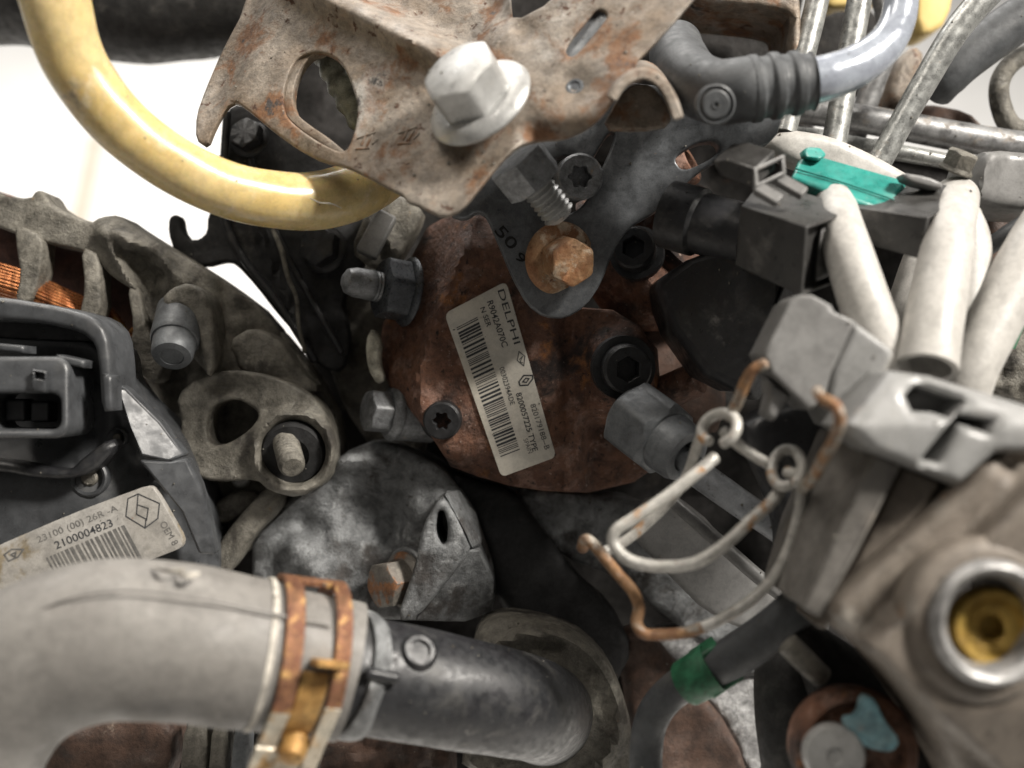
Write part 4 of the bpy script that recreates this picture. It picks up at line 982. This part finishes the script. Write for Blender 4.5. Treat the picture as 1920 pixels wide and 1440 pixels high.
# ================================================================== black solenoid and connectors
so = thing('solenoid', 'black cylindrical solenoid beside the pump', 'solenoid', 1350, 610, 10)
Ms = frame(P(1268, 604, -4), (.80, -.20, .56), (.3, 1, 0))
V, F = prism_px([(1228, 528, 16), (1290, 486, 26), (1356, 460, 32), (1480, 508, 40), (1446, 590, 43), (1398, 742, 40), (1322, 704, 32), (1262, 620, 22)], 30)
link('shade_filler', *slab([(1190, 640), (1240, 590), (1330, 620), (1370, 740), (1340, 830), (1250, 760), (1200, 720)], -18, 14, 2, step=18), 'brown_cast', so)  # dark slab added in place of shade, hides a bright patch beside the plug
link('chamfer', *prism_px([(1481, 508, 40), (1514, 522, 30), (1476, 600, 33), (1424, 752, 30), (1399, 742, 40), (1447, 590, 43)], 20), 'black_plastic', so, bevel=1.2, segs=3)
link('cap', V, F, 'black_plastic', so, bevel=2.6, segs=4)

c1 = thing('black_connector', 'black electrical connector with a raised latch above the solenoid', 'connector', 1480, 400, 40)
V, F = open_hexa((1388, 386, 50), (1512, 424, 64), (1502, 556, 60), (1378, 498, 44), (1428, 338, 36), (1610, 390, 50), (1598, 520, 44), (1400, 470, 26), .10, 3)
link('body', V, F, 'black_connector', c1, bevel=1.0, segs=3)
V, F = prism_px([(1334, 303, 50), (1366, 300, 54), (1416, 316, 59), (1416, 353, 58), (1350, 331, 52)], 5, (6, 5.5))
la = link('latch', V, F, 'black_connector', c1, bevel=.5)
V, F = slab([(1414, 314), (1472, 288), (1475, 326), (1416, 353)], lambda x, y: 60 - .06 * (x - 1414), 3, .3, [[(1421, 320), (1465, 299), (1467, 321), (1423, 342)]], step=6, smooth=0)
link('frame', V, F, 'grey_plastic', la)
for a, b in (((1418, 352, 58), (1462, 378, 60)), ((1452, 332, 54), (1508, 364, 57))):
    va, vb = P(*a), P(*b)
    link('prong', *box(frame((va + vb) / 2, vb - va, (0, .5, 1)), 3.2, 2.2, (vb - va).length), 'grey_plastic', la, bevel=.4)
link('neck', *polar(frame(P(1392, 440, 30), (-.78, .30, -.45)), [(0, -2), (8.0, -2), (8.4, 2), (8.4, 12), (9.4, 13), (9.4, 22), (0, 22)], 36), 'black_plastic', c1)
link('seal', *prism_px([(1538, 428, 57), (1590, 408, 51), (1584, 506, 47), (1530, 530, 56)], 6), 'black_rubber', c1, bevel=1.2, segs=3)

c2 = thing('teal_lock_connector', 'black electrical connector with a bright teal lock cap', 'connector', 1660, 350, 30)
V, F = prism_px([(1482, 332, 40), (1496, 300, 34), (1516, 285, 31), (1702, 338, 37), (1694, 352, 40), (1660, 394, 47), (1652, 394, 47)], 6, (0, -7))
link('lock_cap', V, F, 'teal_plastic', c2, bevel=1.8, segs=4)
link('mould_line', *tube([(1492, 316, 38.5, 4), (1580, 342, 41, 4), (1676, 374, 45, 4)], 8, 3), 'teal_plastic', c2)
V, F = prism_px([(1506, 282, 33), (1514, 274, 33), (1540, 276, 34), (1552, 290, 36), (1540, 298, 38), (1510, 294, 37)], 5)
link('lock_tab', V, F, 'teal_plastic', c2, bevel=.9, segs=3)
V, F = open_hexa((1596, 388, 46), (1740, 408, 56), (1724, 486, 54), (1600, 452, 44), (1688, 330, 32), (1824, 356, 42), (1818, 424, 38), (1694, 400, 24), .14)
link('body', V, F, 'black_connector', c2, bevel=1.0, segs=3)
link('clip', *slab([(1690, 322), (1740, 330), (1772, 344), (1764, 356), (1700, 340)], 45, 5, .8, step=8), 'grey_plastic', c2)
Mc = frame(P(1790, 322, 34), (.3, .85, .4))
link('screw', *hex_bolt(Mc, 7.5, 5.5, 4.6, 1.4), 'alu_dirty', c2)

# pale conduits
GRP = None
def conduit(pts, label, hollow=0, m='conduit', cap='flat', rough=.008):
    V, F = tube(pts, 36, 8, cap, hollow=hollow, rough=rough)
    o = link('cable_conduit', V, F, m); return tag(o, label, 'conduit')
conduit([(1562, 384, 38, 84), (1578, 438, 52, 88), (1612, 540, 60, 94), (1644, 640, 62, 98), (1664, 740, 62, 100)], 'cream conduit leaving the black connector with the raised latch')
conduit([(1792, 372, 32, 86), (1780, 440, 52, 92), (1762, 540, 60, 104), (1748, 620, 66, 110), (1738, 690, 70, 114)], 'cream conduit with a dark open end below the teal capped connector', hollow=.22)
conduit([(1806, 400, 40, 62), (1818, 460, 42, 78), (1812, 560, 46, 88), (1800, 660, 48, 92), (1795, 740, 48, 92)], 'narrow cream conduit pressed behind the open ended one')
conduit([(2010, 350, 44, 100), (1930, 480, 48, 104), (1870, 590, 52, 102), (1822, 690, 56, 98), (1800, 760, 56, 96)], 'cream conduit slanting in from above the tan housing')
conduit([(1730, 470, 16, 60), (1706, 540, 18, 62), (1686, 620, 20, 66), (1676, 720, 22, 66)], 'dull cream conduit in the shade between two brighter ones')

# ================================================================== grey breather line with ribbed rubber elbow
fl_ = thing('fuel_line', 'shiny grey plastic fuel line with a ribbed rubber elbow', 'hose', 1450, 160, 40)
link('elbow', *tube([(1268, 84, 14, 96), (1272, 110, 22, 108), (1296, 150, 36, 116), (1342, 172, 46, 120), (1395, 168, 50, 120), (1408, 166, 50, 120)], 40, 8, 'round'), 'elbow_rubber', fl_)
def ribs(s): return 1.0 + .045 * (1 if (s % 6.4) < 3.6 else -.6)
link('ribbed_sleeve', *tube([(1404, 168, 50, 120), (1440, 163, 50, 120), (1480, 158, 50, 116), (1522, 152, 50, 108)], 40, 16, 'flat', rib=lambda s: 1.0 + .05 * math.tanh(3 * math.sin(s * 2 * math.pi / 5.2))), 'elbow_rubber', fl_)
link('line', *tube([(1505, 155, 50, 92), (1550, 146, 50, 86), (1605, 124, 48, 80), (1655, 88, 45, 72), (1682, 42, 42, 66), (1690, -10, 40, 64), (1692, -80, 38, 64)], 36, 10, 'flat'), 'line_plastic', fl_)
Mk = frame(P(1342, 196, 58.5), (.05, -.22, .97))
kn = link('button', *polar(Mk, [(3.4, -1.5), (3.6, .2), (3.1, .6), (1.2, .6), (1.1, .8), (.6, .8), (.5, .4), (0, .4)], 28), 'elbow_rubber', fl_)
link('button_pocket', *polar(Mk, [(4.9, -2), (4.9, .1), (4.4, .35), (4.0, -.2), (3.8, -1.2)], 28), 'elbow_rubber', fl_)
# box section behind the elbow
bx = thing('box_bracket', 'open dark box bracket with a rusty rim behind the rubber elbow', 'bracket', 1350, 100, 0)
V, F = slab([(1190, 250), (1200, 60), (1260, -60), (1520, -70), (1500, 40), (1492, 110), (1470, 240)], lambda x, y: -34, 8, 2, step=24)
link('back', V, F, 'block_dark', bx)
V, F = slab([(1290, -40), (1300, 0), (1400, 8), (1470, 18), (1486, 30), (1484, 110), (1502, 112), (1504, 10), (1490, -60)], 6, 30, 1.5, step=14)
link('rim', V, F, 'rust_sheet', bx)

# ================================================================== pipes and rails at the top right
def pipe(pts, m, label, name='steel_pipe', cat='pipe', group=None, cap='flat', seg=24):
    V, F = tube(pts, seg, 8, cap); o = link(name, V, F, m); return tag(o, label, cat, group)
pipe([(1546, -60, 0, 44), (1528, 20, 2, 44), (1508, 100, 4, 44), (1494, 160, 6, 44), (1470, 250, 8, 44)], 'pipe_metal', 'short steel injector pipe closest to the box bracket')
pipe([(1622, -60, -6, 46), (1606, 30, -4, 46), (1590, 120, -2, 46), (1576, 200, 0, 46), (1560, 290, 2, 46)], 'pipe_metal', 'steel injector pipe passing behind the shiny grey line')
pipe([(1900, -60, 6, 52), (1832, 10, 6, 52), (1784, 70, 6, 50), (1736, 150, 6, 48), (1690, 230, 6, 46), (1640, 320, 6, 46)], 'pipe_metal', 'long steel injector pipe slanting down to the teal connector')
pipe([(1640, -50, -30, 40), (1668, 60, -30, 44), (1640, 150, -30, 44), (1600, 260, -30, 44)], 'rail_metal', 'dull pipe in the shade behind the shiny grey line')
pipe([(1420, 196, -22, 52), (1560, 214, -20, 52), (1700, 238, -20, 54), (1830, 262, -20, 56), (1990, 286, -20, 58)], 'rail_metal', 'thick grey rail crossing behind the slanting injector pipes', 'fuel_rail', 'rail')
pipe([(1400, 262, -12, 40), (1500, 258, -12, 40), (1600, 272, -10, 34), (1740, 296, -8, 30), (1880, 322, -8, 28), (1990, 340, -8, 28)], 'pipe_metal', 'slim bright rail below the thick grey rail', 'fuel_rail', 'rail')
pipe([(2000, -20, -14, 84), (1900, 44, -14, 84), (1810, 110, -14, 82), (1776, 150, -14, 70), (1760, 180, -16, 50)], 'elbow_rubber', 'dull grey hose slanting in behind the injector pipes', 'rubber_hose', 'hose', cap='round')
pipe([(1960, 88, -22, 36), (1905, 112, -22, 36), (1876, 150, -22, 36), (1876, 196, -22, 38), (1900, 240, -22, 40), (1960, 250, -22, 40)], 'alu_dirty', 'tan metal eyelet ring against the white background', 'lifting_eye', 'eyelet')
V, F = slab([(1690, 205), (1740, 190), (1820, 205), (1850, 235), (1850, 262), (1700, 245)], lambda x, y: -30, 14, 3, step=14)
o = link('dark_clamp', V, F, 'brown_cast'); tag(o, 'dark brown rounded block above the thick grey rail', 'block')
V, F = slab([(1610, 262), (1660, 255), (1880, 330), (1880, 400), (1700, 340), (1620, 300)], -24, 14, 3, step=18)
o = link('shaded_ledge', V, F, 'block_dark'); tag(o, 'dark shaded ledge under the slim rail', 'ledge')
V, F = slab([(1420, 262), (1480, 238), (1560, 250), (1640, 285), (1720, 330), (1730, 372), (1560, 330), (1470, 300)], lambda x, y: 12 + wob(x, y, 60, .6), 8, 3, step=12)
o = link('pale_cover', V, F, 'conduit'); tag(o, 'cream plastic cover edge behind the teal lock cap', 'cover')
V, F = slab([(1826, 300), (1856, 276), (1990, 288), (1990, 400), (1880, 394), (1822, 370)], lambda x, y: 28 + 4 * gauss_line(x, y, (1860, 285), (1835, 370), 22), 20, 3, step=12)
o = link('grey_clip_block', V, F, 'grey_plastic'); tag(o, 'grey rounded plastic clip block at the end of the rails', 'block')
V, F = slab([(1800, 395), (1990, 405), (1990, 500), (1890, 560), (1820, 480)], lambda x, y: 2, 16, 3, step=18)
o = link('shaded_bracket', V, F, 'brown_cast'); tag(o, 'shaded brown bracket below the grey clip block', 'bracket')
pipe([(1830, 480, 26, 30), (1900, 432, 28, 34), (1990, 380, 30, 36)], 'elbow_rubber', 'slim grey cable passing below the grey clip block', 'cable', 'cable')
V, F = slab([(1530, -60), (1660, -60), (1650, 10), (1540, 16)], -70, 14, 2, step=30)
o = link('yellow_clip', V, F, 'yellow_box'); tag(o, 'small yellow plastic clip behind the injector pipes', 'clip')
V, F = slab([(1550, 18), (1660, 12), (1640, 110), (1610, 190), (1500, 190), (1520, 60)], -52, 14, 3, step=30)
o = link('dark_manifold', V, F, 'block_dark'); tag(o, 'dark manifold body behind the upper injector pipes', 'manifold')
V, F = slab([(1722, -70), (1800, -70), (1780, 40), (1740, 66), (1716, 62)], -60, 14, 2, step=30)
o = link('yellow_block', V, F, 'yellow_box'); tag(o, 'bright yellow plastic block beside the shiny grey line', 'block')
V, F = slab([(1680, 110), (1720, 80), (1740, 100), (1720, 180), (1680, 210), (1660, 190)], lambda x, y: -40, 12, 3, step=18)
o = link('rusty_lug', V, F, 'rust_sheet'); tag(o, 'blurred rusty lug beneath the yellow block', 'lug')
V, F = slab([(1850, 240), (1990, 236), (1990, 290), (1850, 275)], lambda x, y: -34 + wob(x, y, 20, 1), 12, 3, step=16)
o = link('tan_ledge', V, F, 'alu_dirty'); tag(o, 'tan grimy ledge below the metal eyelet ring', 'ledge')
V, F = slab([(1820, 600), (1900, 560), (1990, 560), (1990, 780), (1880, 740), (1810, 700)], lambda x, y: 10 + wob(x, y, 22, 1.5), 16, 3, step=12)
o = link('grimy_casting', V, F, 'alu_dirty'); tag(o, 'grimy casting beside the slanting conduit above the pale connector', 'casting')
pipe([(1890, 650, 24, 26), (1915, 600, 25, 26), (1960, 580, 25, 26)], 'green_band', 'dark green wire beside the slanting cream conduit', 'green_wire', 'wire')

# ================================================================== bottom right: hoses and rusty pulley bolt
gh = thing('vent_hose', 'thin grey rubber hose with a green band', 'hose', 1300, 1290, 40)
link('hose', *tube([(1560, 1040, 62, 74), (1520, 1110, 60, 76), (1460, 1170, 56, 78), (1390, 1222, 52, 80), (1320, 1262, 48, 72), (1262, 1296, 44, 66), (1226, 1340, 42, 64), (1212, 1400, 40, 62), (1212, 1500, 40, 62)], 30, 10, 'flat'), 'elbow_rubber', gh)
link('green_band', *tube([(1338, 1252, 49, 92), (1312, 1267, 48, 92), (1288, 1281, 46, 88)], 30, 4, 'flat'), 'green_band', gh)
for q in ([(1300, 1236), (1344, 1206), (1352, 1216), (1318, 1246)], [(1330, 1300), (1392, 1262), (1396, 1274), (1340, 1312)]):
    link('band_ear', *slab(q, 52, 8, .8, step=8, smooth=0), 'green_band', gh)
pipe([(1500, 1150, 30, 110), (1480, 1250, 34, 126), (1484, 1340, 36, 136), (1500, 1440, 38, 142), (1520, 1560, 38, 146)], 'black_rubber', 'black rubber hose between the alloy plate and rusty pulley', 'black_hose', 'hose', seg=40)
V, F = tube([(1476, 1206, 66, 44), (1510, 1240, 66, 44), (1540, 1268, 64, 42)], 20, 4, 'flat')
o = link('tan_pin', V, F, 'alu_dirty'); tag(o, 'short tan pin above the rusty pulley', 'pin')
V, F = slab([(1470, 1170), (1550, 1185), (1640, 1240), (1720, 1330), (1790, 1480), (1790, 1560), (1600, 1560), (1540, 1300)], lambda x, y: 62 + wob(x, y, 50, 1), 16, 4, step=16)
o = link('tensioner', V, F, 'block_dark'); tag(o, 'dark shaded tensioner between the tan housing and rusty pulley', 'tensioner')
pu = thing('rusty_pulley', 'rusty round pulley with flaking blue paint and a pale centre bolt', 'pulley', 1600, 1400, 70)
Mq = frame(P(1598, 1404, 72), (-.10, .16, .98))
rp = S(118, 80)
link('disc', *polar(Mq, [(0, -6), (rp, -6), (rp * 1.02, 2), (rp * .95, 5), (rp * .80, 6), (rp * .70, 4), (rp * .50, 3.6), (0, 3.6)], 56), 'rust_cast', pu)
link('bolt', *polar(frame(P(1560, 1412, 78), (-.10, .16, .98)), [(0, -2), (6.6, -2), (6.9, 2.8), (6.2, 4.4), (2.0, 4.8), (1.8, 4.2), (0, 4.2)], 36), 'zinc', pu)
V, F = slab([(1582, 1352), (1612, 1346), (1620, 1306), (1642, 1312), (1656, 1348), (1690, 1390), (1672, 1412), (1628, 1404), (1600, 1384)], lambda x, y: 81.2 + wob(x, y, 12, .15), 3.5, .3, step=8)
link('paint_flake', V, F, 'blue_paint', pu)

# worn pale scuff on the grey hose
for k, (sx, sy, w_) in enumerate(((318, 1066, 30), (352, 1074, 22))):
    link('scuff', *tube([(sx - w_, sy - 2, 84, 6), (sx, sy + 5, 88, 14), (sx + w_, sy + 1, 85, 5)], 12, 5, 'round', flat=.35), 'cut_rubber', hose)
# loose white thread on the yellow tube
V, F = tube([(582, 372, 37.2, 2.4), (600, 380, 37.4, 2.6), (622, 382, 36.4, 2.6), (640, 390, 34.6, 2.2)], 6, 4)
o = link('loose_thread', V, F, 'cut_rubber'); tag(o, 'tiny white thread stuck to the yellow tube', 'thread')

# ================================================================== grit lying on the upward faces
bpy.context.view_layer.update()
dg = bpy.context.evaluated_depsgraph_get()
rg = random.Random(11); GV, GF = [], []
tries = 0
while len(GF) < 650 * 8 and tries < 6000:
    tries += 1
    x, y = rg.uniform(-20, 1940), rg.uniform(-20, 1460)
    d = (W(P(x, y, 0)) - cam.location).normalized()
    hit, loc, nrm, _, ob, _m = scene.ray_cast(dg, cam.location, d)
    if not hit or (loc - cam.location).length > .6 or ob.name.startswith(('lettering', 'barcode', 'emblem', 'coolant_hose', 'cable_conduit', 'black_strut', 'engine_block', 'tensioner', 'black_hose')): continue
    if nrm.z < .15 or rg.random() > .25 + nrm.z: continue
    s = .00012 + .00040 * rg.random() ** 3
    n = len(GV)
    for ax in ((1, 0, 0), (-1, 0, 0), (0, 1, 0), (0, -1, 0), (0, 0, 1), (0, 0, -1)):
        GV.append(loc + nrm * s * .3 + Vector(ax) * s * rg.uniform(.5, 1.3))
    for a in (0, 1):
        for b in (2, 3):
            for c in (4, 5): GF.append((n + a, n + b, n + c))
gm = bpy.data.meshes.new('grit'); gm.from_pydata(GV, [], GF); gm.materials.append(MATS['alu_dirty'])
go = bpy.data.objects.new('grit', gm); COL.objects.link(go); tag(go, 'tiny pale crumbs of grit scattered over the engine parts', 'grit', kind='stuff')
